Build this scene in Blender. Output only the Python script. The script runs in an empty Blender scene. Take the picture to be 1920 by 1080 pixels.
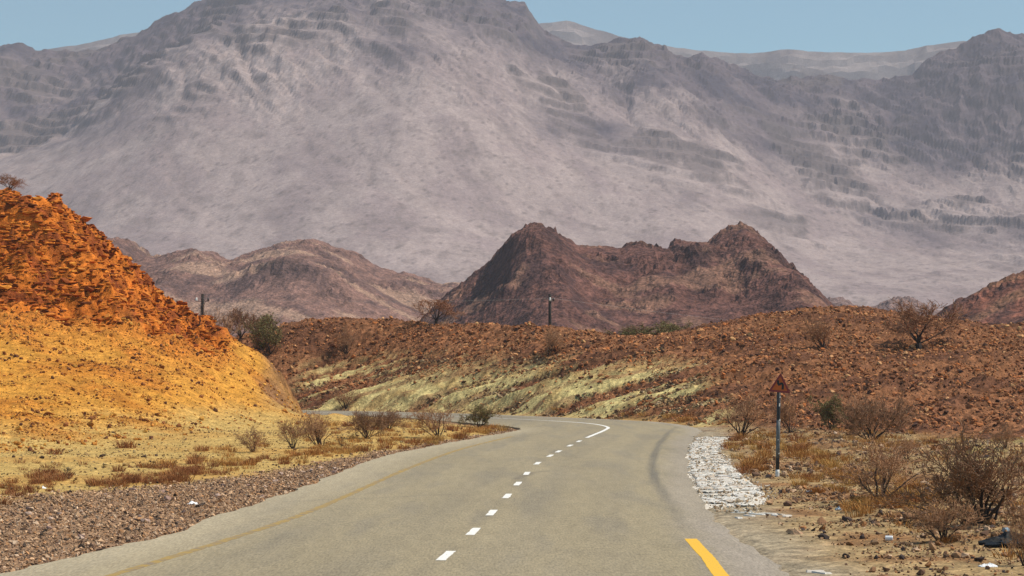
import bpy, math
import numpy as np
from mathutils import Vector, Matrix

# ------------------------------------------------------------------ camera, sky, sun, exposure
SC = bpy.context.scene
COL = SC.collection
FPX, HCAM, PITCH = 4000.0, 3.0, math.atan(150 / 4000.0)
cam_d = bpy.data.cameras.new('camera')
cam_d.sensor_width = 36.0
cam_d.lens = 36.0 * FPX / 1920.0
cam_d.clip_start, cam_d.clip_end = 0.5, 60000
cam = bpy.data.objects.new('camera', cam_d)
COL.objects.link(cam)
cam.location = (0, 0, HCAM)
cam.rotation_euler = (math.pi / 2 + PITCH, 0, 0)
SC.camera = cam

SUN_EL, SUN_AZ = math.radians(56), math.radians(84)      # azimuth clockwise from +Y (view direction)
world = bpy.data.worlds.new('World')
SC.world = world
world.use_nodes = True
wn = world.node_tree
sky = wn.nodes.new('ShaderNodeTexSky')
sky.sky_type = 'NISHITA'
sky.sun_disc = False
sky.sun_elevation, sky.sun_rotation = SUN_EL, SUN_AZ
sky.altitude, sky.air_density, sky.dust_density, sky.ozone_density = 600, 1.0, 0.0, 1.2
bg = wn.nodes['Background']
bg.inputs['Strength'].default_value = 0.122
tint = wn.nodes.new('ShaderNodeVectorMath')
tint.operation = 'MULTIPLY'
tint.inputs[1].default_value = (0.78, 1.06, 1.01)                # the clear turquoise cast of this sky, the same all over
wn.links.new(sky.outputs[0], tint.inputs[0])
wn.links.new(tint.outputs[0], bg.inputs['Color'])

sun_d = bpy.data.lights.new('sun', 'SUN')
sun_d.energy, sun_d.angle, sun_d.color = 5.0, math.radians(0.5), (1.0, 0.90, 0.74)
sun = bpy.data.objects.new('sun', sun_d)
COL.objects.link(sun)
sdir = Vector((math.sin(SUN_AZ) * math.cos(SUN_EL), math.cos(SUN_AZ) * math.cos(SUN_EL), math.sin(SUN_EL)))
sun.rotation_euler = sdir.to_track_quat('Z', 'Y').to_euler()
sun.location = (200, 60, 300)

SC.view_settings.view_transform = 'Standard'
SC.view_settings.look = 'None'
SC.view_settings.exposure = 0.28
SC.view_settings.gamma = 1.0
SC.view_settings.use_curve_mapping = False
SC.cycles.volume_bounces = 1
SC.cycles.max_bounces = 6
SC.cycles.diffuse_bounces = 3
SC.cycles.transparent_max_bounces = 8

# ------------------------------------------------------------------ helpers
def pix(px, py, D):
    """world point on the viewing ray of a photo pixel at distance D along Y"""
    r, u = (px - 960) / FPX, (540 - py) / FPX
    dy = math.cos(PITCH) - u * math.sin(PITCH)
    dz = math.sin(PITCH) + u * math.cos(PITCH)
    return (r / dy * D, D, HCAM + dz / dy * D)

def flat(px, py):
    D = HCAM * FPX / (py - 690.0)
    x, y, _ = pix(px, py, D)
    return (x, y)

def tag(o, label=None, cat=None, group=None, kind=None):
    if label: o['label'] = label
    if cat: o['category'] = cat
    if group: o['group'] = group
    if kind: o['kind'] = kind
    return o

def link(name, me, mat=None, parent=None):
    o = bpy.data.objects.new(name, me)
    COL.objects.link(o)
    if mat is not None and me is not None and not me.materials:
        me.materials.append(mat)
    if parent is not None:
        o.parent = parent
    return o

def mesh_np(name, V, F, cols=None, smooth=False):
    V = np.ascontiguousarray(V, dtype=np.float32)
    F = np.ascontiguousarray(F, dtype=np.int32)
    n, k = F.shape
    me = bpy.data.meshes.new(name)
    me.vertices.add(len(V))
    me.vertices.foreach_set('co', V.ravel())
    me.loops.add(n * k)
    me.loops.foreach_set('vertex_index', F.ravel())
    me.polygons.add(n)
    me.polygons.foreach_set('loop_start', np.arange(0, n * k, k, dtype=np.int32))
    me.polygons.foreach_set('use_smooth', np.full(n, smooth))
    me.update(calc_edges=True)
    if cols is not None:
        c = np.ones((len(V), 4), dtype=np.float32)
        c[:, :3] = cols
        a = me.color_attributes.new('Col', 'FLOAT_COLOR', 'POINT')
        a.data.foreach_set('color', c.ravel())
    return me

def mixv(a, b, w):
    return a + (b - a) * np.asarray(w)[..., None]

def sstep(a, b, x):
    t = np.clip((x - a) / (b - a), 0, 1)
    return t * t * (3 - 2 * t)

_prng = np.random.default_rng(7)
_perm = _prng.permutation(512).astype(np.int64)
_g = _prng.uniform(0, 2 * np.pi, 512)
_gx, _gy = np.cos(_g), np.sin(_g)

def perlin(x, y, seed=0):
    x = np.asarray(x, float); y = np.asarray(y, float)
    xi = np.floor(x).astype(np.int64); yi = np.floor(y).astype(np.int64)
    xf, yf = x - xi, y - yi
    def gr(ix, iy, fx, fy):
        h = _perm[(_perm[(ix + seed * 57) & 511] + iy + seed * 131) & 511]
        return _gx[h] * fx + _gy[h] * fy
    u = xf * xf * xf * (xf * (xf * 6 - 15) + 10)
    v = yf * yf * yf * (yf * (yf * 6 - 15) + 10)
    a = gr(xi, yi, xf, yf); b = gr(xi + 1, yi, xf - 1, yf)
    c = gr(xi, yi + 1, xf, yf - 1); d = gr(xi + 1, yi + 1, xf - 1, yf - 1)
    return 1.5 * ((a + u * (b - a)) * (1 - v) + (c + u * (d - c)) * v)

def fbm(x, y, o=4, seed=0, gain=0.5):
    s, a = 0, 1.0
    for i in range(o):
        s = s + a * perlin(x * 2 ** i, y * 2 ** i, seed + i)
        a *= gain
    return s

def ridged(x, y, o=4, seed=0, gain=0.5):
    s, a, w = 0, 1.0, 1.0
    for i in range(o):
        n = 1 - np.abs(perlin(x * 2 ** i, y * 2 ** i, seed + i))
        n = n * n * w
        w = np.clip(n * 1.6, 0, 1)
        s = s + a * n
        a *= gain
    return s

def eroded(x, y, o=7, seed=0, gain=.5, k=1.0):
    """fractal noise whose fine octaves fade on steep ground, which leaves sharp ridges and smooth faces"""
    s, a, dx, dy = 0.0, 1.0, 0.0, 0.0
    e = 1e-3
    c_, s_ = .8, .6
    fr = 1.0
    for i in range(o):
        n = perlin(x, y, seed + i)
        dx = dx + (perlin(x + e, y, seed + i) - n) / e
        dy = dy + (perlin(x, y + e, seed + i) - n) / e
        s = s + a * n / (1 + k * (dx * dx + dy * dy))
        a *= gain
        x, y = 2 * (c_ * x - s_ * y), 2 * (s_ * x + c_ * y)
    return s

def catmull(P, n):
    P = np.asarray(P, float)
    Q = np.vstack([2 * P[0] - P[1], P, 2 * P[-1] - P[-2]])
    out = []
    for i in range(len(P) - 1):
        p0, p1, p2, p3 = Q[i:i + 4]
        t = np.linspace(0, 1, n, endpoint=False)[:, None]
        out.append(0.5 * ((2 * p1) + (-p0 + p2) * t + (2 * p0 - 5 * p1 + 4 * p2 - p3) * t ** 2
                          + (-p0 + 3 * p1 - 3 * p2 + p3) * t ** 3))
    out.append(P[-1:])
    return np.vstack(out)

def grid_faces(ny, nx):
    i = np.arange(ny * nx).reshape(ny, nx)
    return np.stack([i[:-1, :-1], i[:-1, 1:], i[1:, 1:], i[1:, :-1]], -1).reshape(-1, 4)

# ------------------------------------------------------------------ materials
def mat_new(name, rough=0.9, spec=0.2):
    m = bpy.data.materials.new(name)
    m.use_nodes = True
    b = m.node_tree.nodes['Principled BSDF']
    b.inputs['Roughness'].default_value = rough
    b.inputs['Specular IOR Level'].default_value = spec
    return m, m.node_tree, b

def nd(nt, t, **kw):
    n = nt.nodes.new(t)
    for k, v in kw.items():
        setattr(n, k, v)
    return n

def noise_node(nt, coord, scale, detail=4, rough=0.6, vec_scale=None):
    n = nd(nt, 'ShaderNodeTexNoise')
    n.inputs['Scale'].default_value = scale
    n.inputs['Detail'].default_value = detail
    n.inputs['Roughness'].default_value = rough
    if vec_scale:
        mp = nd(nt, 'ShaderNodeMapping')
        mp.inputs['Scale'].default_value = vec_scale
        nt.links.new(coord, mp.inputs['Vector'])
        coord = mp.outputs[0]
    nt.links.new(coord, n.inputs['Vector'])
    return n.outputs['Fac']

def mrange(nt, f, a, b, c, d):
    n = nd(nt, 'ShaderNodeMapRange')
    for i, v in enumerate((a, b, c, d)):
        n.inputs[1 + i].default_value = v
    nt.links.new(f, n.inputs[0])
    return n.outputs[0]

def cmul(nt, col, fac):
    n = nd(nt, 'ShaderNodeVectorMath', operation='SCALE')
    nt.links.new(col, n.inputs[0])
    nt.links.new(fac, n.inputs['Scale'])
    return n.outputs[0]

def fmath(nt, op, a, b):
    n = nd(nt, 'ShaderNodeMath', operation=op)
    for i, v in enumerate((a, b)):
        if isinstance(v, (int, float)):
            n.inputs[i].default_value = v
        else:
            nt.links.new(v, n.inputs[i])
    return n.outputs[0]

def attr_mat(name, scales, contrast, bump, rough=0.95, spec=0.1, stretch=None, dist=0.05):
    """base colour from the mesh's own 'Col' attribute, broken up by noise at several sizes, with bump"""
    m, nt, b = mat_new(name, rough, spec)
    at = nd(nt, 'ShaderNodeAttribute', attribute_name='Col')
    co = nd(nt, 'ShaderNodeTexCoord').outputs['Object']
    col = at.outputs['Color']
    hs = None
    for s, c in zip(scales, contrast):
        f = noise_node(nt, co, s, 5, 0.65, stretch)
        col = cmul(nt, col, mrange(nt, f, 0.28, 0.72, 1 - c, 1 + c))
        w = fmath(nt, 'DIVIDE', f, s / scales[0])
        hs = w if hs is None else fmath(nt, 'ADD', hs, w)
    nt.links.new(col, b.inputs['Base Color'])
    bp = nd(nt, 'ShaderNodeBump')
    bp.inputs['Strength'].default_value = bump
    bp.inputs['Distance'].default_value = dist
    nt.links.new(hs, bp.inputs['Height'])
    nt.links.new(bp.outputs[0], b.inputs['Normal'])
    return m

def plain_mat(name, col, rough=0.85, spec=0.2, var=0.25, scale=6.0, metal=0.0):
    m, nt, b = mat_new(name, rough, spec)
    co = nd(nt, 'ShaderNodeTexCoord').outputs['Object']
    rgb = nd(nt, 'ShaderNodeRGB')
    rgb.outputs[0].default_value = (*col, 1)
    f = noise_node(nt, co, scale, 4, 0.6)
    nt.links.new(cmul(nt, rgb.outputs[0], mrange(nt, f, 0.3, 0.7, 1 - var, 1 + var)), b.inputs['Base Color'])
    b.inputs['Metallic'].default_value = metal
    return m

def rand_mat(name, cols, rough=0.9, var=0.3, scale=5.0):
    """colour picked per object from a list"""
    m, nt, b = mat_new(name, rough, 0.15)
    oi = nd(nt, 'ShaderNodeObjectInfo')
    rp = nd(nt, 'ShaderNodeValToRGB')
    rp.color_ramp.interpolation = 'CONSTANT'
    el = rp.color_ramp.elements
    while len(el) < len(cols):
        el.new(0.5)
    for i, c in enumerate(cols):
        el[i].position = i / len(cols)
        el[i].color = (*c, 1)
    nt.links.new(oi.outputs['Random'], rp.inputs[0])
    co = nd(nt, 'ShaderNodeTexCoord').outputs['Object']
    f = noise_node(nt, co, scale, 5, 0.65)
    nt.links.new(cmul(nt, rp.outputs[0], mrange(nt, f, 0.3, 0.7, 1 - var, 1 + var)), b.inputs['Base Color'])
    bp = nd(nt, 'ShaderNodeBump')
    bp.inputs['Strength'].default_value = 0.5
    bp.inputs['Distance'].default_value = 0.04
    nt.links.new(f, bp.inputs['Height'])
    nt.links.new(bp.outputs[0], b.inputs['Normal'])
    return m

M_TERR = attr_mat('dry_ground', (0.9, 4.5, 14.0), (0.16, 0.30, 0.55), 1.0, dist=0.22)
M_STONE = attr_mat('rubble_stone', (6.0, 25.0), (0.18, 0.15), 0.4, dist=0.03)
M_DARKHILL = attr_mat('dark_hill_rock', (0.05, 0.25, 1.0), (0.2, 0.34, 0.55), 1.0, dist=4.0)
M_MOUNT = attr_mat('mountain_rock', (0.012, 0.06, 0.32), (0.10, 0.14, 0.28), 0.28, dist=8.0)
M_ROAD = attr_mat('worn_asphalt', (0.35, 5.0, 28.0), (0.11, 0.12, 0.36), 0.35, rough=0.85, spec=0.2, dist=0.02, stretch=(1, .13, 1))

# ------------------------------------------------------------------ road layout (metres, from the markings on the flat road)
ST = [  # left edge, centre line, right edge
    ((-14.5, -12), (-4.6, -12), (3.2, -12)),
    ((-11.8, 4), (-3.3, 4), (3.5, 4)),
    ((-9.4, 20), (-2.1, 20), (3.85, 20)),
    ((-7.5, 31.2), (-1.26, 31.5), (4.05, 31)),
    ((-6.3, 38.3), (-.74, 38.8), (4.0, 40.7)),
    ((-5.6, 49), (-.15, 49.5), (4.4, 50)),
    ((-5.1, 57), (.25, 57.5), (4.9, 59)),
    ((-4.6, 69.8), (.82, 67.6), (5.6, 68)),
    ((-3.3, 81), (2.02, 80.5), (6.5, 79)),
    ((-1.45, 92.3), (3.25, 92.3), (7.8, 91.5)),
    ((.05, 101.5), (4.45, 103), (8.95, 101.7)),
    ((.42, 105.4), (4.85, 109), (9.2, 108.5)),
    ((-.15, 110), (4.2, 115.5), (8.7, 115)),
    ((-1.6, 114.6), (2.4, 121), (7.4, 121)),
    ((-4, 121.5), (-1.3, 128.8), (2.2, 131.5)),
    ((-6.6, 129), (-5.6, 136), (-4.0, 142)),
    ((-13.3, 138), (-14, 145), (-14.8, 152)),
    ((-26, 147), (-28, 153.5), (-30, 160)),
    ((-46, 158), (-48, 165), (-50, 172)),
]
NS = 26
EL = catmull([s[0] for s in ST], NS)
EC = catmull([s[1] for s in ST], NS)
ER = catmull([s[2] for s in ST], NS)

def at_y(curve, y, ymax=106):
    k = curve[:, 1] <= ymax
    c = curve[k]
    o = np.argsort(c[:, 1])
    return np.interp(y, c[o, 1], c[o, 0])

# ------------------------------------------------------------------ terrain height field
CP = []
for s in ST[:-2]:
    for p in (s[0], s[2]):
        CP.append((p[0], p[1], 0.0))
def cp(px, py, D):
    CP.append(pix(px, py, D))
# foreground flats
for x, y, z in [(10, 20, 0), (20, 20, .4), (45, 10, .8), (10, 32, .0), (14, 45, .1), (9, 50, 0), (13, 62, .1), (11, 78, .1),
                (20, 60, .3), (24, 75, .9), (35, 60, 1.6), (60, 40, 3), (60, 80, 6), (12, 94, .1),
                (-16, 20, .1), (-40, 15, .5), (-12, 42, .0), (-14, 55, 0), (-20, 48, .2), (-11, 70, .0), (-16, 72, .1),
                (-30, 50, .6), (-60, 40, 2.5), (-60, 80, 6), (-9, 85, 0), (-7, 100, 0), (-6, 112, 0), (-10, 118, 0.05), (-9, 104, 0),
                (-60, 5, 1), (60, 5, 1)]:
    CP.append((x, y, z))
# left hill: foot, scree slope, cliff, crest
for a in [(0, 850, 75.5), (200, 832, 85), (400, 806, 104), (500, 797, 113),
          (0, 770, 93), (0, 700, 104), (0, 620, 112), (0, 560, 117), (0, 470, 121), (0, 368, 127), (60, 376, 128), (115, 386, 128),
          (100, 640, 114), (100, 545, 119), (150, 410, 128), (205, 455, 128), (240, 503, 128), (285, 548, 128),
          (200, 760, 101), (200, 690, 110), (200, 590, 119), (330, 582, 128), (380, 606, 128), (430, 636, 128), (488, 664, 128),
          (300, 740, 108), (300, 650, 119), (400, 740, 114), (400, 690, 120), (450, 770, 115), (470, 710, 122),
          (512, 706, 127.5), (530, 745, 126), (545, 780, 124),
          (-150, 340, 128), (-400, 330, 128), (-150, 520, 119), (-150, 680, 104), (-150, 800, 84), (-500, 650, 104)]:
    cp(*a)
    if a[2] >= 127.4 and a[1] < 690:
        q = CP[-1]; CP.append((q[0] * 1.035, q[1] + 4.5, q[2] - .9))
for x, y, z in [(-31, 142, 9), (-24, 140, 6.5), (-19.5, 137, 3.2), (-16, 134.5, .8), (-31, 155, 1), (-45, 150, 7), (-60, 140, 12),
                (-60, 165, 4), (-22, 144, .4), (-13.4, 134, .1)]:
    CP.append((x, y, z))
# rubble ridge behind the road: foot, bank, crest
for a in [(560, 705, 159), (640, 735, 154.5), (650, 690, 160.5), (540, 607, 169), (640, 600, 169), (700, 601, 167), (760, 605, 165),
          (760, 735, 149.5), (780, 685, 155), (830, 612, 162), (900, 738, 144), (900, 688, 149.5), (900, 612, 159), (1000, 613, 156),
          (1050, 740, 136), (1050, 688, 142), (1080, 618, 154), (1150, 628, 152), (1230, 632, 151), (1200, 745, 128.5), (1200, 690, 137),
          (1290, 622, 151), (1340, 612, 152), (1400, 597, 154), (1350, 750, 117.5), (1350, 690, 129), (1460, 585, 156), (1530, 579, 157),
          (1600, 578, 157), (1500, 720, 120), (1500, 650, 137), (1660, 588, 157), (1725, 655, 137), (1700, 740, 114), (1760, 602, 156),
          (1850, 616, 156), (1900, 610, 157), (1900, 680, 127), (1900, 760, 107), (1350, 802, 108), (1500, 806, 103.5), (1700, 813, 97),
          (1900, 830, 85), (2100, 600, 157), (2100, 700, 122), (2300, 640, 157), (500, 642, 165), (430, 640, 172), (300, 650, 172)]:
    cp(*a)
    if a[1] < 641 and a[2] > 140:
        q = CP[-1]; CP.append((q[0] * 1.05, q[1] + 8, q[2] - .7))
for x in range(-60, 61, 15):
    CP.append((x, 190, 2.2)); CP.append((x, 222, 0.5))
CP = np.array(CP)

def tps_fit(P, reg=2e-4):
    X = P[:, :2] / 50.0
    n = len(X)
    r2 = ((X[:, None] - X[None]) ** 2).sum(-1)
    K = 0.5 * r2 * np.log(r2 + 1e-12)
    A = np.zeros((n + 3, n + 3))
    A[:n, :n] = K + reg * np.eye(n)
    A[:n, n] = A[n, :n] = 1
    A[:n, n + 1:] = X
    A[n + 1:, :n] = X.T
    w = np.linalg.solve(A, np.concatenate([P[:, 2], np.zeros(3)]))
    return X, w
TX, TW = tps_fit(CP)

def tps(x, y):
    q = np.stack([x.ravel(), y.ravel()], 1) / 50.0
    out = np.empty(len(q))
    n = len(TX)
    for i in range(0, len(q), 20000):
        d = q[i:i + 20000]
        r2 = ((d[:, None] - TX[None]) ** 2).sum(-1)
        out[i:i + 20000] = (0.5 * r2 * np.log(r2 + 1e-12)) @ TW[:n] + TW[n] + d @ TW[n + 1:]
    return out.reshape(x.shape)

X0, X1, Y0, Y1 = -60.0, 60.0, -10.0, 222.0
xs = np.concatenate([np.arange(X0, -44, .8), np.arange(-44, 44, .24), np.arange(44, X1 + .1, .8)])
ys = np.concatenate([np.arange(Y0, 28, 0.8), np.arange(28, 172, 0.27), np.arange(172, Y1 + .1, 1.0)])
GX, GY = np.meshgrid(xs, ys)
xc = np.arange(X0, X1 + .1, 1.0); yc = np.arange(Y0, Y1 + .1, 1.0)
CXg, CYg = np.meshgrid(xc, yc)
ZC = tps(CXg, CYg)

def bil(Z, xa, ya, x, y):
    i = np.clip(np.searchsorted(xa, x) - 1, 0, len(xa) - 2)
    j = np.clip(np.searchsorted(ya, y) - 1, 0, len(ya) - 2)
    u = np.clip((x - xa[i]) / (xa[i + 1] - xa[i]), 0, 1)
    v = np.clip((y - ya[j]) / (ya[j + 1] - ya[j]), 0, 1)
    return (Z[j, i] * (1 - u) * (1 - v) + Z[j, i + 1] * u * (1 - v) + Z[j + 1, i] * (1 - u) * v + Z[j + 1, i + 1] * u * v)

# smooth the coarse surface once before upsampling it (bilinear facets would show)
def up(Z):
    z = bil(Z, xc, yc, GX, GY)
    return (z + bil(Z, xc, yc, GX - .4, GY) + bil(Z, xc, yc, GX + .4, GY) + bil(Z, xc, yc, GX, GY - .4) + bil(Z, xc, yc, GX, GY + .4)) / 5
Z = up(ZC)

# signed distance to the road (negative inside), from dense cross samples on a coarse grid
tt = np.linspace(0, 1, 15)
RS = (EL[::3, None] * (1 - tt)[None, :, None] + ER[::3, None] * tt[None, :, None])
def polydist(px, py, poly):
    a, b = poly[:-1], poly[1:]
    out = np.full(px.shape, 1e9)
    f = px.ravel(); g = py.ravel()
    res = np.full(f.shape, 1e18)
    for (ax, ay), (bx, by) in zip(a, b):
        dx, dy = bx - ax, by - ay
        t = np.clip(((f - ax) * dx + (g - ay) * dy) / (dx * dx + dy * dy + 1e-9), 0, 1)
        res = np.minimum(res, (f - ax - t * dx) ** 2 + (g - ay - t * dy) ** 2)
    return np.sqrt(res).reshape(px.shape)
def inside(px, py, poly):
    c = np.zeros(px.shape, bool)
    n = len(poly)
    for i in range(n):
        x1, y1 = poly[i]; x2, y2 = poly[(i + 1) % n]
        k = ((y1 > py) != (y2 > py)) & (px < (x2 - x1) * (py - y1) / (y2 - y1 + 1e-12) + x1)
        c ^= k
    return c
xh = np.arange(X0, X1 + .1, 0.5); yh = np.arange(Y0, Y1 + .1, 0.5)
HX, HY = np.meshgrid(xh, yh)
Lp, Rp = EL[::4], ER[::4]
ROADPOLY = np.vstack([EL[::4], ER[::4][::-1]])
dL, dR = polydist(HX, HY, Lp), polydist(HX, HY, Rp)
ins = inside(HX, HY, ROADPOLY)
SD = np.where(ins, -np.minimum(dL, dR), np.minimum(dL, dR))
sd = bil(SD, xh, yh, GX, GY)
dLg, dRg = bil(dL, xh, yh, GX, GY), bil(dR, xh, yh, GX, GY)

# zones
n1 = fbm(GX / 6, GY / 6, 4, 3)
n2 = fbm(GX / 1.6, GY / 1.6, 3, 9)
HILLFOOT = np.array([(-60, 60), (-30, 62)] + [flat(*p) for p in [(0, 852), (200, 834), (400, 808), (500, 797), (560, 790)]] + [(-12.3, 131), (-14.5, 136), (-20, 142), (-30, 152), (-60, 162)])
hin = inside(HX, HY, HILLFOOT)
hd = polydist(HX, HY, HILLFOOT)
HS = np.where(hin, hd, -hd)
hs = bil(HS, xh, yh, GX, GY)
w_hill = sstep(-1.5, 2.5, hs + 1.2 * n1)
RIDGEFOOT = np.array([tuple(p) for p in ER[ST.__len__() and 10 * NS::8]][::-1] + [flat(*p) for p in [(1350, 800), (1500, 806), (1700, 814), (1900, 832)]] + [(60, 80), (60, 222), (-60, 222), (-60, 175)])
rin = inside(HX, HY, RIDGEFOOT)
rd = polydist(HX, HY, RIDGEFOOT)
rs = bil(np.where(rin, rd, -rd), xh, yh, GX, GY)
w_ridge = sstep(-0.8, 1.6, rs + 0.8 * n1)
# cliff band of the left hill
pxg = 960 + FPX * GX / np.maximum(GY, 1)
clz = np.interp(pxg, [-400, 0, 120, 250, 350, 420, 480], [6.3, 6.2, 6.0, 5.4, 4.4, 4.0, 9.0])
w_cliff = sstep(-0.5, 0.5, Z - clz - 0.9 * n1 - .5 * n2) * sstep(2, 6, hs)
# strata steps in the cliff
h_ = Z + 0.35 * n1 + 0.12 * n2 - 0.02 * GX
TH = 0.62
k_ = h_ / TH
f_ = k_ - np.floor(k_)
step = (np.floor(k_) + sstep(0.0, 0.34, f_)) * TH - h_
Zd = Z + w_cliff * (1.0 * step + 0.30 * (ridged(GX / 2.3, GY / 2.3, 4, 21) - 1.0) + 0.7 * (ridged(GX / 5.5, GY / 8, 3, 31) - 1.15))
# general relief
Zd += w_hill * (1 - w_cliff) * (0.13 * n1 + 0.06 * n2 + 0.10 * fbm((GX + .4 * GY) / 2.2, GY / 7, 3, 15))
cutx = -0.0972 * GY - .15 + .35 * n2 + .25 * n1                                     # road cut at the right end of the left hill
cutz = 1.7 * np.maximum(0, cutx - GX) + .25 * np.abs(n2)
cutzone = sstep(108, 113, GY) * (1 - sstep(141, 146, GY)) * sstep(-26, -22, GX) * (GX < -8)
iscut = cutzone * sstep(-.1, .25, Zd - cutz)
Zd = np.where(cutzone > 0, Zd + (np.minimum(Zd, cutz) - Zd) * cutzone, Zd)
q_ = Z - 0.30 * GX * np.clip(1, 0, 1) + 0.15 * n1
streak = fbm(q_ * 1.5, GX * 0.05 + 3, 4, 41, 0.65)
w_bank = w_ridge * sstep(0.05, .5, rs) * (1 - sstep(2.0, 4.4, Z + 0.9 * n1 + 1.1 * streak)) * sstep(-17, -14, GX) * (1 - sstep(9.5, 13, GX + 2 * n1)) * sstep(-.28, .14, streak + .16)
w_bank = np.clip(w_bank, 0, 1)
Zd += w_ridge * sstep(0.5, 4, rs) * (0.20 * n1 + 0.12 * n2) + sstep(.4, 2, rs) * w_ridge * (1 - sstep(2.5, 5, Z)) * 0.34 * streak
Zd += (1 - w_hill) * (1 - w_ridge) * (0.05 * n1 + 0.025 * n2) * sstep(0.2, 2.0, sd)
right = (GX > at_y(ER, GY) - .7) & (GY < 110)
# right verge: hummocks
Zd += np.where(right, 1, 0) * sstep(1.5, 5, sd) * (1 - w_ridge) * (0.16 * fbm(GX / 3.0, GY / 4.5, 3, 61))
# road bed
near_left = (GY < 118) & (dLg < dRg)
edge_w = np.where(near_left, sstep(0.2, 3.0, sd), sstep(0.3, 3.2, sd))
edge_w = np.where(rs > -1.0, sstep(0.25, 2.2, sd), edge_w)
base_lo = np.where(near_left, -0.10, -0.035)
Zt = base_lo * (1 - edge_w) + np.where(rs > -1, Zd, np.maximum(Zd, -.25)) * edge_w
Zt = np.where(sd < 0.12, np.minimum(Zt, -0.09) - 0.25 * sstep(-.4, -1.2, -np.abs(sd)) * 0, Zt)
Zt = np.where(sd < -0.25, -0.16, Zt)
rim = np.minimum.reduce([sstep(0, 6, X1 - GX), sstep(0, 6, GX - X0), sstep(0, 10, Y1 - GY), sstep(0, 4, GY - Y0)])
Zt = Zt * rim + (-1.9) * (1 - rim)

_jr = np.random.default_rng(5)
jit_a = 0.010 + 0.060 * w_ridge * (1 - .92 * w_bank) * sstep(.3, 2, rs) + w_hill * (.012 + .05 * w_cliff) + .012 * w_hill * sstep(-2.6, 0, Z - clz)
Zt = Zt + _jr.normal(0, 1, Zt.shape).clip(-1.8, 1.8) * jit_a * sstep(.35, 1.2, sd)

def zat(x, y):
    return bil(Zt, xs, ys, np.asarray(x, float), np.asarray(y, float))

def hit(px, py, d0=20, d1=200):
    """where the ray of a pixel meets the terrain"""
    D = np.arange(d0, d1, 0.1)
    p = np.array([pix(px, py, d) for d in (0, 1)])
    Xr = p[1, 0] * D
    Zr = HCAM + (p[1, 2] - HCAM) * D
    k = np.nonzero(Zr <= zat(Xr, D))[0]
    if len(k) == 0:
        return hit(px, py + 2, d0, d1) if py < 1070 else None      # just over a crest: take the crest itself
    i = k[0]
    return (float(Xr[i]), float(D[i]), float(zat(Xr[i], D[i])))

# colour of the ground by zone; the hill's orange holds painted light
C = lambda *a: np.array(a, float)
ones = np.ones(GX.shape)
gcol = ones[..., None] * C(.43, .285, .095)                        # pale sand flats
gcol = mixv(gcol, C(.42, .245, .072), sstep(-.1, .6, n1) * .8)
rv = np.where(right, 1.0, 0.0)
gcol = mixv(gcol, mixv(ones[..., None] * C(.30, .205, .10), C(.235, .125, .055), sstep(-.15, .5, fbm(GX / 2.2, GY / 3, 3, 71) + .02 * (GY - 60) / 10)), rv)
green_r = rv * sstep(-.2, .3, fbm(GX / 4, GY / 5, 2, 75)) * sstep(12, 16, GX) * sstep(58, 68, GY) * (1 - sstep(90, 98, GY))
gcol = mixv(gcol, C(.27, .20, .075), green_r * .8)
gcol = mixv(gcol, C(.285, .235, .165), rv * (1 - sstep(.2, 1.9, sd + .5 * n1)) * .9)
gcol = mixv(gcol, mixv(ones[..., None] * C(.48, .225, .038), C(.41, .16, .024), sstep(-.2, .6, n1)), w_hill * sstep(-.3, 1.3, Z + .5 * n1))  # warm light leak over the hill, painted into its ground colour
gcol = mixv(gcol, C(.45, .15, .025), w_hill * sstep(-3.0, .2, Z - clz + 1.4 * n1 + .9 * n2) * .8)
gcol = mixv(gcol, mixv(ones[..., None] * C(.46, .135, .020), C(.22, .055, .015), sstep(-.1, .5, n2 + .3 * n1)), w_cliff)
rcol = mixv(ones[..., None] * C(.205, .090, .042), C(.12, .052, .028), sstep(-.2, .5, n1))
gcol = mixv(gcol, rcol, w_ridge)
bcol = mixv(ones[..., None] * C(.50, .41, .18), C(.44, .31, .125), sstep(0, .5, n2))
bcol = mixv(bcol, C(.28, .17, .08), sstep(.12, .48, fbm(q_ * 2.6, GX * .1, 3, 47, .6) + .25 * n2) * .85)
gcol = mixv(gcol, bcol, w_bank)
# right flank of the left hill: dark brown cut
cut = np.maximum(iscut, sstep(-2.9, -1.5, GX - cutx + .8 * n1) * sstep(117, 121, GY) * (1 - sstep(140, 144, GY)) * (GX < -9)) * w_hill
gcol = mixv(gcol, C(.19, .10, .05), cut * .92)
# gravel shoulder left of the road
gw = np.interp(GY, [30, 50, 55, 66, 90, 106, 108], [7.5, 7.0, 4.2, 1.7, 1.2, .9, 0.7])
w_grav = np.where((GX < at_y(EL, GY)) & (GY < 108), 1, 0) * (1 - sstep(gw * .62, gw * 1.10, sd + np.minimum(.5, gw * .22) * (1.6 * n1 + .9 * n2)))
w_grav = np.maximum(w_grav, np.where((GX < at_y(EL, GY) + 2) & (GY > 100) & (GY < 122) & (sd < 1.2) & ~right, .8, 0))
gcol = mixv(gcol, C(.24, .145, .085), w_grav)

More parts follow.
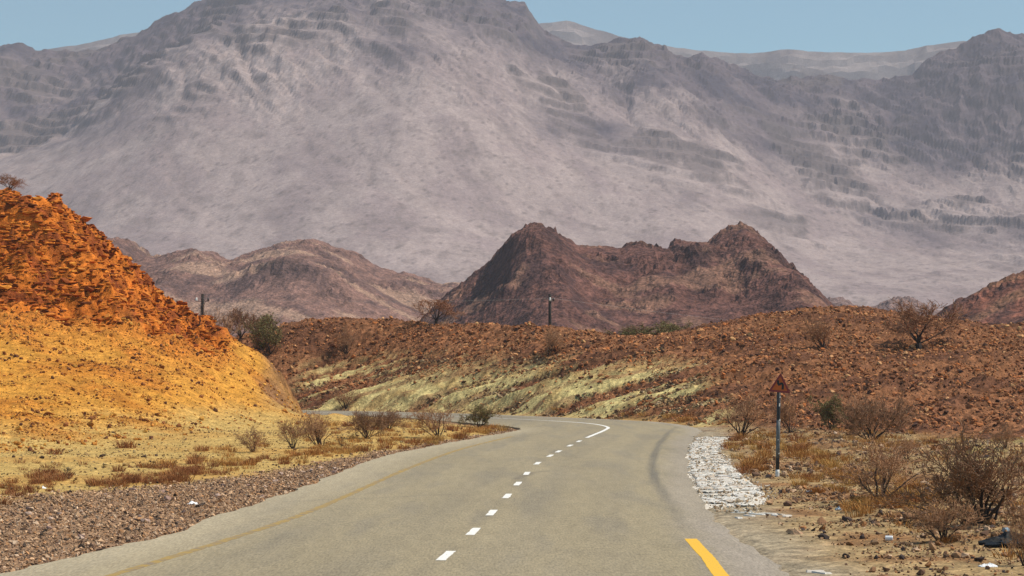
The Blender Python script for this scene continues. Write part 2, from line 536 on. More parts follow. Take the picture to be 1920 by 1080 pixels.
cj = _jr.normal(0, 1, GX.shape).clip(-1.6, 1.8) * (.10 + .22 * w_ridge * (1 - .5 * w_bank) + .08 * w_hill + .12 * w_cliff + .1 * rv)
gcol = gcol * (1 + cj)[..., None]
idx = grid_faces(len(ys), len(xs))
V = np.stack([GX, GY, Zt], -1).reshape(-1, 3)
COLV = gcol.reshape(-1, 3)
fx = GX.ravel()[idx[:, 0]]
fm_h = ((w_hill.ravel()[idx[:, 0]] > .5) & (hs.ravel()[idx[:, 0]] > 0.5))
fm_r = (~fm_h) & (w_ridge.ravel()[idx[:, 0]] > .5)
def sub(name, mask, smooth=True):
    F = idx[mask]
    u, inv = np.unique(F, return_inverse=True)
    o = link(name, mesh_np(name, V[u], inv.reshape(F.shape), COLV[u], smooth), M_TERR)
    return tag(o, kind='structure')
g_near = sub('verge', ~(fm_h | fm_r))
sub('hill', fm_h, False)
sub('ridge', fm_r, False)

# wide desert floor under everything, to the horizon
gx = np.concatenate([np.linspace(-5000, -70, 40), np.linspace(-55, 55, 12), np.linspace(70, 5000, 40)])
gy = np.concatenate([np.linspace(-900, -14, 8), np.linspace(0, 220, 12), np.linspace(260, 5000, 70)])
PX, PY = np.meshgrid(gx, gy)
link('ground', mesh_np('ground', np.stack([PX, PY, np.full(PX.shape, -2.0)], -1).reshape(-1, 3), grid_faces(len(gy), len(gx)),
     np.tile(C(.26, .17, .10), (PX.size, 1)), True), M_TERR)
tag(bpy.data.objects['ground'], kind='structure')

# ------------------------------------------------------------------ mountains and dark hills
def crest_range(name, sil, Yc, front, back, x0, x1, nx, ny, colfun, relief, mat, power=1.5, foot=-2.5, strata=0, seed=100, spread=0.0, bulge=0.0, drift=0.0, jag=.30, tone=.16, calm=.35, soft=.07):
    sil = np.array(sil, float)
    pts = np.array([pix(a, b, Yc) for a, b in sil])
    X = np.linspace(x0, x1, nx)
    Y = np.concatenate([np.linspace(Yc - front, Yc, int(ny * .72), endpoint=False), np.linspace(Yc, Yc + back, ny - int(ny * .72))])
    A, B = np.meshgrid(X, Y)
    t = (B - (Yc - front)) / front
    wob = 0.10 * front * fbm(A / front * 1.6, B / front * 1.2, 3, seed)       # crest and spurs wander
    tw = np.clip(t + np.where(t < 1, 1, 0) * wob / front * 4 * t * (1 - t), 0, None)
    sh = np.clip(1 - t, 0, 1)
    xf = np.linspace(x0 - .3 * (x1 - x0), x1 + .3 * (x1 - x0), 1600)
    zf = np.interp(xf, pts[:, 0], pts[:, 2])
    kk = int(1000 * soft); kern = np.hanning(2 * kk + 1); kern /= kern.sum()
    zs = np.convolve(np.pad(zf, kk, 'edge'), kern, 'valid')
    zc0 = np.interp(A + drift * sh, xf, zs)
    wc = sstep(.72, 1.0, t)
    zc = np.interp(A + drift * sh + spread * wob * sh, xf, zs) * (1 - wc) + np.interp(A, xf, zf) * wc
    rel = np.clip(zc0 / pts[:, 2].max(), 0, 1)
    tw = np.clip(tw + np.where(t < 1, 1, 0) * bulge * (rel - .72) * 4 * t * (1 - t), 0, None)   # spurs run out below the peaks
    g = np.where(tw <= 1, 0.42 * tw + 0.58 * np.power(np.clip(tw, 0, 1), power), 1 - 0.7 * (B - Yc) / back)
    H = (zc - foot) * g + foot
    amp = np.clip(zc - foot, 0, None)
    H = relief(A, B, t, H, amp)
    ed = np.minimum(sstep(0, 0.04, (A - x0) / (x1 - x0)), sstep(0, 0.04, (x1 - A) / (x1 - x0)))
    H = foot + (H - foot) * np.where((A > x0) & (A < x1), ed, 0)
    H = np.maximum(H, foot)
    dzx = np.gradient(H, X, axis=1); dzy = np.gradient(H, Y, axis=0)
    slope = np.sqrt(dzx ** 2 + dzy ** 2)
    cols = colfun(A, B, t, H, slope, amp)
    jr = np.random.default_rng(seed + nx)
    rough = np.clip(t * 3, 0, 1) * (calm + (1 - calm) * sstep(.40, .95, slope) * sstep(.35, .75, t + .15 * wob / front * 10))
    cell = (x1 - x0) / nx
    H = H + jr.normal(0, 1, H.shape).clip(-1.8, 1.8) * jag * cell * rough * ed
    cols = cols * (1 + tone * (.35 + .65 * rough) * jr.normal(0, 1, H.shape).clip(-1.5, 1.7) - .38 * (jr.uniform(0, 1, H.shape) < .035))[..., None]
    o = link(name, mesh_np(name, np.stack([A, B, H], -1).reshape(-1, 3), grid_faces(len(Y), nx), cols.reshape(-1, 3), False), mat)
    return tag(o, kind='structure')

def hill_relief(s, k):
    def f(A, B, t, H, amp):
        e = np.clip(t * 1.6, 0, 1)
        H = H + amp * 0.17 * k * e * (1 - .8 * sstep(.8, 1, t)) * eroded(A / (42 * s) + .25 * B / (60 * s), B / (60 * s), 7, 200, .5, .8)
        crag = sstep(.0, .4, fbm(A / (16 * s), B / (20 * s), 3, 225) + .4 * (t - .7))
        return H + amp * (0.008 + .020 * crag) * e * (ridged(A / (4.2 * s), B / (5 * s), 4, 220, .6) - .9)
    return f

def hill_cols(base, dark, pale, s):
    def f(A, B, t, H, sl, amp):
        n = fbm(A / (14 * s), B / (20 * s), 4, 230)
        c = mixv(np.ones(A.shape)[..., None] * C(*base), C(*dark), sstep(-.1, .5, n + .5 * (sl - .7)) * .9)
        c = mixv(c, C(*dark), sstep(.1, .3, fbm(A / (3.5 * s), B / (5 * s), 3, 236)) * .6)
        p = fbm((A + 1.2 * B) / (22 * s), (A - 2.5 * B) / (70 * s), 3, 240)
        return mixv(c, C(*pale), sstep(.12, .5, p) * .75 * (1 - sstep(.75, 1.2, sl)))
    return f

SIL_A = [(700, 700), (790, 600), (835, 556), (870, 531), (910, 500), (935, 474), (957, 444), (985, 425), (1005, 419), (1030, 429), (1060, 444),
         (1085, 458), (1130, 459), (1160, 466), (1190, 454), (1215, 462), (1252, 471), (1265, 454), (1290, 456), (1325, 455), (1345, 437),
         (1370, 423), (1387, 418), (1410, 428), (1440, 453), (1480, 494), (1510, 524), (1540, 553), (1570, 578), (1640, 640), (1720, 700)]
crest_range('dark_hill', SIL_A, 620, 150, 110, -75, 145, 330, 190, hill_cols((.130, .060, .048), (.058, .030, .029), (.21, .112, .076), 1.0),
            hill_relief(1.0, 1.0), M_DARKHILL, 1.15, bulge=.40, drift=-9, soft=.028)
SIL_B = [(-200, 480), (60, 470), (150, 455), (205, 453), (235, 450), (262, 463), (282, 480), (312, 485), (350, 471), (395, 470), (420, 485), (442, 487),
         (500, 468), (545, 455), (588, 448), (620, 461), (662, 470), (690, 486), (722, 500), (760, 510), (800, 520), (830, 532), (850, 526), (875, 533),
         (930, 560), (1050, 640), (1100, 690)]
crest_range('dark_hill', SIL_B, 1000, 300, 150, -330, 60, 300, 165, hill_cols((.20, .112, .090), (.10, .060, .055), (.33, .21, .15), 1.7),
            hill_relief(1.7, 1.0), M_DARKHILL, 1.1, bulge=.40, drift=-16, soft=.04)
SIL_D = [(1690, 660), (1740, 610), (1775, 575), (1800, 560), (1832, 551), (1850, 538), (1872, 524), (1920, 505), (2000, 480), (2150, 450), (2400, 500), (2600, 690)]
crest_range('dark_hill', SIL_D, 430, 130, 90, 70, 185, 190, 150, hill_cols((.19, .075, .05), (.07, .035, .03), (.24, .12, .07), .8),
            hill_relief(.8, .9), M_DARKHILL, 1.2)
SIL_C = [(1440, 690), (1500, 580), (1545, 562), (1575, 556), (1600, 570), (1630, 578), (1665, 561), (1700, 556), (1740, 572), (1800, 600), (1900, 690)]
crest_range('dark_hill', SIL_C, 1150, 160, 110, 130, 290, 160, 110, hill_cols((.20, .13, .115), (.13, .085, .08), (.30, .2, .16), 1.6),
            hill_relief(1.6, .8), M_DARKHILL, 1.2)

SIL_M = [(-900, 240), (-500, 160), (-250, 120), (-60, 100), (0, 90), (22, 84), (40, 79), (55, 88), (68, 96), (110, 98), (180, 97), (215, 80), (260, 60), (300, 36),
         (345, 14), (380, 0), (430, -22), (500, -45), (600, -62), (720, -66), (840, -45), (900, -22), (945, -6), (985, 2), (1003, 34), (1020, 56), (1036, 62), (1065, 80),
         (1105, 90), (1130, 80), (1180, 75), (1215, 80), (1238, 90), (1262, 106), (1285, 112), (1300, 106), (1325, 108), (1360, 125), (1405, 141), (1450, 150),
         (1500, 151), (1550, 143), (1590, 156), (1650, 150), (1710, 139), (1740, 111), (1800, 90), (1830, 74), (1868, 60), (1895, 66), (1925, 70),
         (2050, 50), (2300, 90), (2600, 60), (3000, 200)]
def gullies(A, B):
    """narrow branching runnels down the fall line, at three sizes"""
    w = 11 * fbm(A / 120, B / 160, 3, 390)
    u = A + .38 * B + w
    g1 = np.clip(1 - np.abs(perlin(u / 120, (B - .2 * A) / 560, 391)) * 1.5, 0, 1) ** 9
    g2 = np.clip(1 - np.abs(perlin((u + .5 * w) / 52, (B - .2 * A) / 260, 393)) * 1.5, 0, 1) ** 7
    g3 = np.clip(1 - np.abs(perlin((u - .22 * B) / 24, (B - .1 * A) / 120, 395)) * 1.5, 0, 1) ** 5
    return g1, g2, g3
def mount_relief(A, B, t, H, amp):
    top = 1 - .8 * sstep(.80, 1.0, t)
    e = np.clip(t * 1.35, 0, 1) * top
    w = 70 * fbm(A / 330, B / 330, 3, 301)
    up_ = sstep(.50, .85, t + .20 * fbm(A / 260, B / 260, 3, 330))
    H = H + (22 + 36 * up_) * e * eroded((A + .35 * B + w) / 420, (B - .2 * A) / 900, 8, 310, .52, .55)
    H = H + (.6 + 5.0 * up_) * np.clip(t * 1.8, 0, 1) * (1 - .5 * sstep(.85, 1, t)) * (ridged((A + .45 * B + w * .5) / 80, (B - .2 * A) / 620, 4, 320) - .9)
    g1, g2, g3 = gullies(A, B)
    H = H - np.clip(t * 3, 0, 1) * (1 - .8 * sstep(.85, 1, t)) * np.clip(t * 2 - .3, 0, 1) * ((1.6 + 3 * up_) * g1 + (1.0 + 2 * up_) * g2 + (.5 + 1.6 * up_) * g3)
    H = H + (.35 + 3.6 * up_) * np.clip(t * 3, 0, 1) * (ridged((A + .3 * B) / 34, (B - .2 * A) / 60, 4, 340, .6) - .9)
    # bedding steps in the cliffs
    th = 20.0
    h = H + .16 * A + 9 * fbm(A / 90, B / 90, 3, 350)
    k = h / th
    f = k - np.floor(k)
    st = (np.floor(k) + sstep(0, .42, f)) * th - h
    cl = cliffs(A, B, t) * (1 - .7 * sstep(.9, 1, t))
    return H + .65 * cl * st
def cliffs(A, B, t):
    side = sstep(60, 420, A + 60 * fbm(A / 200, B / 200, 2, 362))            # the right-hand wall breaks into cliffs lower down
    return sstep(.02, .30, fbm(A / 190, B / 260, 4, 360)) * sstep(.42 - .17 * 1, .70 - .17 * 1, t - .17 * (1 - side))
def mount_cols(A, B, t, H, sl, amp):
    n = fbm(A / 90, B / 130, 5, 370, .6)
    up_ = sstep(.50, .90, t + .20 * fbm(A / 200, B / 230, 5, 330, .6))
    scree = mixv(np.ones(A.shape)[..., None] * C(.335, .262, .248), C(.275, .21, .205), sstep(-.3, .5, n))  # pale scree; its lightness also stands in for haze low down
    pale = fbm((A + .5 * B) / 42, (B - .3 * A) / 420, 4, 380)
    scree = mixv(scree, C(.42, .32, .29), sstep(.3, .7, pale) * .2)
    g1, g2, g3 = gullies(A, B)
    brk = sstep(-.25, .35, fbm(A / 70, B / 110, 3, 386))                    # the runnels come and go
    scree = mixv(scree, C(.17, .13, .125), np.clip(.30 * g1 + .34 * g2 + .26 * g3, 0, .6) * brk)  # runnels darkened by colour, in place of shade from deeper cuts
    scree = mixv(scree, C(.20, .155, .145), sstep(.42, .62, fbm(A / 22, B / 36, 4, 387, .6)) * .6)
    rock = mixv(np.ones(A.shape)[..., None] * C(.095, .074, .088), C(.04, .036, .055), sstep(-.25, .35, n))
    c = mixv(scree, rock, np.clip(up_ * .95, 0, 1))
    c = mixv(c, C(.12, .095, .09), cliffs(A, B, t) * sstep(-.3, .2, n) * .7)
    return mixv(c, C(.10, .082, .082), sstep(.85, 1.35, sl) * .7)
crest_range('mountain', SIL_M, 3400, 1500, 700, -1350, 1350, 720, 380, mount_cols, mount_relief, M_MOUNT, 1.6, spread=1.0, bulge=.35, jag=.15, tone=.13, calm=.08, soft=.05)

SIL_F = [(-2200, 200), (-900, 150), (0, 110), (60, 95), (130, 84), (215, 71), (300, 60), (600, 45), (900, 40), (1015, 42), (1080, 45), (1130, 58), (1200, 70), (1300, 87),
         (1400, 95), (1500, 97), (1600, 94), (1700, 93), (1800, 80), (1850, 77), (2000, 70), (2600, 100), (3600, 160), (4500, 300)]
def far_relief(A, B, t, H, amp):
    e = np.clip(t * 1.4, 0, 1) * (1 - .7 * sstep(.8, 1, t))
    H = H + 34 * e * (ridged(A / 420, B / 500, 4, 410) - .95)
    th = 45.0
    h = H + 14 * fbm(A / 320, B / 320, 3, 420)
    k = h / th
    f = k - np.floor(k)
    return H + .6 * ((np.floor(k) + sstep(0, .4, f)) * th - h) * (1 - sstep(.93, 1, t))
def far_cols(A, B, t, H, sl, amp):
    return mixv(np.ones(A.shape)[..., None] * C(.34, .285, .27), C(.26, .215, .21), sstep(-.2, .5, fbm(A / 170, B / 260, 4, 430)))  # pale tones paint extra haze fading into the far range
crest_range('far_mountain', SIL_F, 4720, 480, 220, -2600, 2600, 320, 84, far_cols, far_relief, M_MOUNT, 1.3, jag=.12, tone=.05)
SIL_F2 = [(1180, 330), (1250, 190), (1330, 140), (1380, 122), (1440, 113), (1490, 118), (1540, 130), (1600, 150), (1680, 190), (1800, 330)]
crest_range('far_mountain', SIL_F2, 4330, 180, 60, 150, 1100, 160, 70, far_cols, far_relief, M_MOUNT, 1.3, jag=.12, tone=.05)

# ------------------------------------------------------------------ road
nt_ = 71
tv = np.linspace(0, 1, nt_)
# the centre line sits at t=.5 on every cross section
def cross(i):
    a = np.where(tv[:, None] < .5, EL[i] + (EC[i] - EL[i]) * (tv[:, None] * 2), EC[i] + (ER[i] - EC[i]) * (tv[:, None] * 2 - 1))
    return a
RP = np.stack([cross(i) for i in range(len(EC))])
ns_ = len(RP)
rx, ry = RP[..., 0].copy(), RP[..., 1].copy()
# broken edges of the asphalt
for j, sgn in ((0, 1), (nt_ - 1, -1)):
    j2 = j + sgn * 5
    d = np.stack([rx[:, j2] - rx[:, j], ry[:, j2] - ry[:, j]], -1)
    d /= np.linalg.norm(d, axis=1)[:, None] + 1e-9
    jit = 0.10 * fbm(np.arange(ns_) * .37, np.zeros(ns_) + j, 3, 501) + .16 * fbm(np.arange(ns_) * .09, np.zeros(ns_) + j, 2, 502)
    for q in range(5):
        w = 1 - q / 5
        rx[:, j + sgn * q] += d[:, 0] * jit * w
        ry[:, j + sgn * q] += d[:, 1] * jit * w
rz = np.zeros(rx.shape)
dline = lambda pts: polydist(rx, ry, np.array([flat(*p) for p in pts]))
ac = np.ones(rx.shape)[..., None] * C(.275, .226, .143)
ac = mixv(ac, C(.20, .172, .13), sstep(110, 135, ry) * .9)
ln = fbm(rx / .9, ry / 9, 3, 511)
ac = mixv(ac, C(.20, .172, .128), sstep(0, .7, ln) * .5)
tL = np.clip(1 - sstep(.0, .2, tv), 0, 1)[None, :] * np.ones(rx.shape)
ac = mixv(ac, C(.36, .30, .205), tL * .75 * (1 - sstep(100, 112, ry)))
for tt_ in (.22, .40, .60, .78):                                    # wheel paths
    ac = mixv(ac, C(.215, .182, .128), np.exp(-((tv[None, :] - tt_) / .045) ** 2) * (.35 + .35 * fbm(rx / 2, ry / 16, 2, 521)).clip(0, .8) * np.ones(rx.shape))
dRr = polydist(rx, ry, ER[::4])
ac = mixv(ac, C(.29, .245, .19), (1 - sstep(.2, 1.1, dRr + .3 * ln)) * .85)
dust = np.exp(-((rx - 3.6) / .55) ** 2) * (1 - sstep(38, 46, ry))
ac = mixv(ac, C(.33, .28, .235), dust * .6 * sstep(-.4, .4, ln + .2))
tar = dline([(1268, 800), (1252, 812), (1236, 832), (1226, 854), (1223, 877), (1230, 904), (1244, 926), (1260, 951), (1277, 979), (1290, 996)])
tf = (1 - sstep(.04, .20, tar + .05 * ln)) * .85
ac = mixv(ac, C(.13, .115, .092), tf * np.interp(ry, [38, 44, 60, 100, 110], [0, .4, 1, .8, .2]))
tar2 = polydist(rx, ry, EC[:11 * NS] + np.array([-.10, 0]))
ac = mixv(ac, C(.15, .13, .10), (1 - sstep(.04, .20, tar2)) * .35 * sstep(-.3, .3, ln))
for pts, wd, k in [([(560, 938), (700, 933), (835, 926)], .25, .28), ([(965, 898), (1000, 885), (1040, 882)], .2, .5), ([(1060, 873), (1100, 880)], .15, .3),
                   ([(1230, 985), (1300, 988)], .07, .4), ([(1000, 852), (1130, 860)], .2, .22), ([(1060, 1030), (1160, 1040)], .5, .15)]:
    dd = dline(pts)
    ac = mixv(ac, C(.12, .10, .08), (1 - sstep(0, wd, dd + .1 * ln)) * k)
RV = np.stack([rx, ry, rz], -1)
sk0 = np.stack([rx[:, 0] - .03, ry[:, 0], rz[:, 0] - .34], -1)
sk1 = np.stack([rx[:, -1] + .03, ry[:, -1], rz[:, -1] - .34], -1)
RV = np.concatenate([sk0[:, None], RV, sk1[:, None]], 1)
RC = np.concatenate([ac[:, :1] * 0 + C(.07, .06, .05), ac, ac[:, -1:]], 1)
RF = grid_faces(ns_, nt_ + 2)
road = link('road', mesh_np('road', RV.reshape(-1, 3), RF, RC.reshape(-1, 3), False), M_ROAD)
tag(road, kind='structure')

def worn_paint(name, col, wear, road_col=(.21, .18, .13), scale=9.0):
    m, nt, b = mat_new(name, .7, .25)
    co = nd(nt, 'ShaderNodeTexCoord').outputs['Object']
    f = noise_node(nt, co, scale, 6, .7)
    mx = nd(nt, 'ShaderNodeMix', data_type='RGBA')
    nt.links.new(mrange(nt, f, wear - .08, wear + .08, 0, 1), mx.inputs['Factor'])
    mx.inputs['A'].default_value = (*road_col, 1)
    mx.inputs['B'].default_value = (*col, 1)
    nt.links.new(mx.outputs['Result'], b.inputs['Base Color'])
    return m
M_WHITE = worn_paint('white_road_paint', (.74, .72, .68), .37, scale=14.0)
M_WHITE2 = worn_paint('thin_white_road_paint', (.62, .60, .56), .40)
M_YEL = worn_paint('yellow_road_paint', (.70, .40, .03), .33, scale=12.0)
M_YELW = worn_paint('worn_yellow_road_paint', (.34, .225, .062), .47, (.215, .165, .11), 3.0)

def ribbon(name, pts, width, mat, z=.004, rag=0.0, seed=0):
    P = np.asarray(pts, float)
    T = np.gradient(P, axis=0)
    T /= np.linalg.norm(T, axis=1)[:, None] + 1e-9
    N = np.stack([-T[:, 1], T[:, 0]], 1)
    w = np.asarray(width, float) * np.ones(len(P)) / 2
    r = np.random.default_rng(seed)
    a = P + N * (w + rag * r.normal(size=len(P)))[:, None]
    b = P - N * (w + rag * r.normal(size=len(P)))[:, None]
    n = len(P)
    Vv = np.zeros((4 * n, 3))
    Vv[:n, :2], Vv[n:2 * n, :2] = a, b
    Vv[:2 * n, 2] = z
    Vv[2 * n:3 * n, :2], Vv[3 * n:, :2] = a, b
    Vv[2 * n:, 2] = z - .003
    i = np.arange(n - 1)
    F = np.concatenate([np.stack([i, n + i, n + i + 1, i + 1], 1),
                        np.stack([i, i + 1, 2 * n + i + 1, 2 * n + i], 1),
                        np.stack([n + i, 3 * n + i, 3 * n + i + 1, n + i + 1], 1),
                        np.array([[0, 2 * n, 3 * n, n], [n - 1, 2 * n - 1, 4 * n - 1, 3 * n - 1]])])
    return link(name, mesh_np(name, Vv, F), mat, road)

def resample(P, s0, s1, step=.25):
    d = np.concatenate([[0], np.cumsum(np.linalg.norm(np.diff(P, axis=0), axis=1))])
    s = np.arange(s0, s1 + 1e-6, step) if s1 - s0 > step else np.array([s0, s1])
    return np.stack([np.interp(s, d, P[:, 0]), np.interp(s, d, P[:, 1])], 1), d
_, dC = resample(EC, 0, 1)
def s_of_y(y):
    k = slice(0, 11 * NS)
    return float(np.interp(y, EC[k, 1], dC[k]))
for i, yy in enumerate([1040, 995, 960, 929, 906, 887, 868, 854, 846, 835, 827]):
    D = HCAM * FPX / (yy - 690)
    s = s_of_y(D)
    P, _ = resample(EC, s - .85, s + .85, .28)
    ribbon('lane_dash', P, .155, M_WHITE, rag=.006, seed=i)
for k in range(1, 5):                                              # dashes nearer than the frame
    s = s_of_y(34.3 - 5.35 * k)
    ribbon('lane_dash', resample(EC, s - .85, s + .85, .28)[0], .155, M_WHITE, rag=.006, seed=40 + k)
sa = s_of_y(92.0)
ribbon('centre_line', resample(EC, sa, sa + 30, .3)[0], .17, M_WHITE, rag=.006, seed=3)
ribbon('centre_line', resample(EC, sa + 30.01, dC[-1] - 6, .4)[0], .15, M_WHITE2, rag=.006, seed=4)
yl = catmull([(-9.0, 8), (-7.4, 20)] + [flat(*p) for p in [(215, 1075), (460, 1000), (560, 966), (645, 931), (755, 882), (830, 853), (885, 836), (960, 818)]], 12)
ribbon('edge_line', resample(yl, 0, 94, .25)[0], .17, M_YELW, rag=.012, seed=5)
yr = [(2.75, 8), (2.95, 22)] + [flat(*p) for p in [(1355, 1080), (1328, 1045), (1312, 1028), (1295, 1009)]]
ribbon('edge_line', catmull(yr, 8), .22, M_YEL, rag=.004, seed=6)

# ------------------------------------------------------------------ stones
PHI = (1 + 5 ** .5) / 2
ICO = np.array([(-1, PHI, 0), (1, PHI, 0), (-1, -PHI, 0), (1, -PHI, 0), (0, -1, PHI), (0, 1, PHI), (0, -1, -PHI), (0, 1, -PHI),
                (PHI, 0, -1), (PHI, 0, 1), (-PHI, 0, -1), (-PHI, 0, 1)], float) / math.hypot(1, PHI)
ICF = np.array([(0, 11, 5), (0, 5, 1), (0, 1, 7), (0, 7, 10), (0, 10, 11), (1, 5, 9), (5, 11, 4), (11, 10, 2), (10, 7, 6), (7, 1, 8),
                (3, 9, 4), (3, 4, 2), (3, 2, 6), (3, 6, 8), (3, 8, 9), (4, 9, 5), (2, 4, 11), (6, 2, 10), (8, 6, 7), (9, 8, 1)])
rng = np.random.default_rng(11)
def stone_shape():
    v = ICO * (1 + rng.uniform(-.38, .38, (12, 1))) + rng.normal(0, .14, (12, 3))
    lim = rng.uniform(.55, .85, 3)
    return np.clip(v, -lim, lim) / lim.max()
SHAPES = np.stack([stone_shape() for _ in range(12)])

def rot_many(n, tilt):
    a = rng.uniform(0, 2 * np.pi, n); b = rng.normal(0, tilt, n); c = rng.normal(0, tilt, n)
    def R(ax, t):
        M = np.zeros((n, 3, 3)); i, j = [(1, 2), (2, 0), (0, 1)][ax]
        M[:, ax, ax] = 1; M[:, i, i] = M[:, j, j] = np.cos(t); M[:, i, j] = -np.sin(t); M[:, j, i] = np.sin(t)
        return M
    return R(0, b) @ R(1, c) @ R(2, a)

OCT = np.array([(1, 0, 0), (-1, 0, 0), (0, 1, 0), (0, -1, 0), (0, 0, 1), (0, 0, -1)], float)
OCF = np.array([(0, 2, 4), (2, 1, 4), (1, 3, 4), (3, 0, 4), (2, 0, 5), (1, 2, 5), (3, 1, 5), (0, 3, 5)])
OSH = np.stack([OCT * (1 + rng.uniform(-.3, .25, (6, 1))) + rng.normal(0, .28, (6, 3)) for _ in range(12)])
def stones_mesh(name, P, size, cols, flatness=.65, tilt=.5, sink=.2, small=.13, along=None):
    """joined stones: 20 faces for the larger ones, 8 for the small ones"""
    n = len(P)
    k = rng.integers(0, 12, n)
    sc = np.stack([rng.uniform(.75, 1.35, n), rng.uniform(.6, 1.1, n), rng.uniform(flatness - .2, flatness + .2, n)], 1) * size[:, None] * .5
    Rm = rot_many(n, tilt)
    if along is not None:
        a = along + rng.normal(0, .35, n)
        Z0 = np.zeros(n); O1 = np.ones(n)
        Rz = np.stack([np.stack([np.cos(a), -np.sin(a), Z0], 1), np.stack([np.sin(a), np.cos(a), Z0], 1), np.stack([Z0, Z0, O1], 1)], 1)
        Rm = Rz
        sc[:, 0] *= 1.5
    Vs, Fs, Cs, off = [], [], [], 0
    for m_, S_, F_ in ((size >= small, SHAPES, ICF), (size < small, OSH, OCF)):
        q = m_.sum(); nv = S_.shape[1]
        if q == 0: continue
        W = np.einsum('nij,nvj->nvi', Rm[m_], S_[k[m_]] * sc[m_][:, None])
        W = W + P[m_][:, None] + np.array([0, 0, 1.0]) * (sc[m_][:, 2] * (1 - 2 * sink))[:, None, None]
        Vs.append(W.reshape(-1, 3)); Cs.append(np.repeat(cols[m_], nv, 0))
        Fs.append((F_[None] + (off + np.arange(q) * nv)[:, None, None]).reshape(-1, 3)); off += q * nv
    return mesh_np(name, np.concatenate(Vs), np.concatenate(Fs), np.concatenate(Cs))

def spots(n, x0, x1, y0, y1, wfun, mar=.27):
    """random spots, thinned by a zone weight, kept inside the widened view cone"""
    out = []
    tot = 0
    while tot < n:
        x = rng.uniform(x0, x1, n * 2); y = rng.uniform(y0, y1, n * 2)
        k = (np.abs(x) < y * mar + 2) & (rng.uniform(0, 1, n * 2) < wfun(x, y)) & (bil(SD, xh, yh, x, y) > .12)
        out.append(np.stack([x[k], y[k]], 1)); tot += k.sum()
        if len(out) > 60: break
    o = np.concatenate(out)[:n]
    return np.column_stack([o, zat(o[:, 0], o[:, 1])])
W_ = lambda g: (lambda x, y: bil(g, xs, ys, x, y))
def pick(cols, n, p=None, jit=.16):
    c = np.array(cols, float)[rng.choice(len(cols), n, p=p)]
    return c * (1 + rng.normal(0, jit, (n, 1)).clip(-.4, .5))
def psize(n, lo, hi, a=2.2):
    return lo * (1 - rng.uniform(0, 1, n) * (1 - (lo / hi) ** a)) ** (-1 / a)

RUB = [(.42, .18, .074), (.29, .115, .050), (.17, .072, .038), (.08, .043, .031), (.53, .28, .13), (.36, .122, .040)]
wr = w_ridge * (1 - .93 * w_bank)
P = spots(52000, -35, 45, 95, 172, W_(wr * sstep(.3, 2.0, rs) * (.25 + .75 * sstep(-.35, .45, fbm(GX / 2.6, GY / 5, 3, 77)))))
link('rubble', stones_mesh('rubble', P, psize(len(P), .085, .36, 2.3), pick(RUB, len(P), [.24, .26, .2, .1, .09, .11]), small=.20), M_STONE)
tag(bpy.data.objects['rubble'], 'rust brown loose rubble covering the ridge behind the road', 'rubble', kind='stuff')
# rubble streaks lying on the pale bank
P = spots(3200, -18, 14, 112, 158, W_(w_bank * sstep(.1, .35, -streak + .05)))
o = link('rubble', stones_mesh('rubble', P, psize(len(P), .09, .32), pick([(.24, .15, .07), (.15, .085, .05), (.42, .30, .17)], len(P))), M_STONE)
tag(o, 'small dark stones scattered in streaks on the pale bank', 'rubble', kind='stuff')
# stones of the scree on the left hill
P = spots(13000, -42, -11, 68, 134, W_(w_hill * (1 - w_cliff) * (.10 + .45 * sstep(-.1, .5, n2 + .4 * n1) + .6 * sstep(-2.6, 0, Z - clz + n1))))
o = link('scree', stones_mesh('scree', P, psize(len(P), .055, .30, 2.6), pick([(.45, .19, .04), (.24, .09, .03), (.55, .28, .06), (.13, .055, .03)], len(P), [.35, .3, .2, .15])), M_STONE)  # stone tints share the hill's painted orange light
tag(o, 'small orange and dark stones strewn over the yellow hillside', 'scree', kind='stuff')
# broken ledges on the cliff
P = spots(11500, -42, -15, 104, 134, W_(w_cliff))
gyz, gxz = np.gradient(bil(ZC, xc, yc, CXg, CYg), 1.0)
along = np.arctan2(bil(gyz, xc, yc, P[:, 0], P[:, 1]), bil(gxz, xc, yc, P[:, 0], P[:, 1])) + np.pi / 2
o = link('ledge_rock', stones_mesh('ledge_rock', P, psize(len(P), .11, .48, 2.2), pick([(.52, .165, .024), (.42, .115, .020), (.25, .062, .016), (.56, .22, .035), (.12, .036, .014)], len(P), [.27, .26, .19, .10, .18]), .36, .1, .3, small=.15, along=along), M_STONE)  # orange includes the light leak; darkest tint imitates shadowed gaps between blocks
tag(o, 'broken orange rock ledges of the cliff atop the hill', 'rock', kind='stuff')
# gravel shoulder
P = spots(26000, -16, 2, 29, 112, lambda x, y: bil(w_grav, xs, ys, x, y) * np.clip(55 / y, .3, 1))
GRV = [(.50, .315, .185), (.35, .21, .12), (.18, .11, .075), (.56, .39, .26), (.40, .21, .10), (.09, .065, .05)]
o = link('gravel', stones_mesh('gravel', P, psize(len(P), .035, .13, 2.4), pick(GRV, len(P), [.25, .27, .18, .1, .12, .08])), M_STONE)
tag(o, 'pinkish grey gravel shoulder along the left edge of the road', 'gravel', kind='stuff')
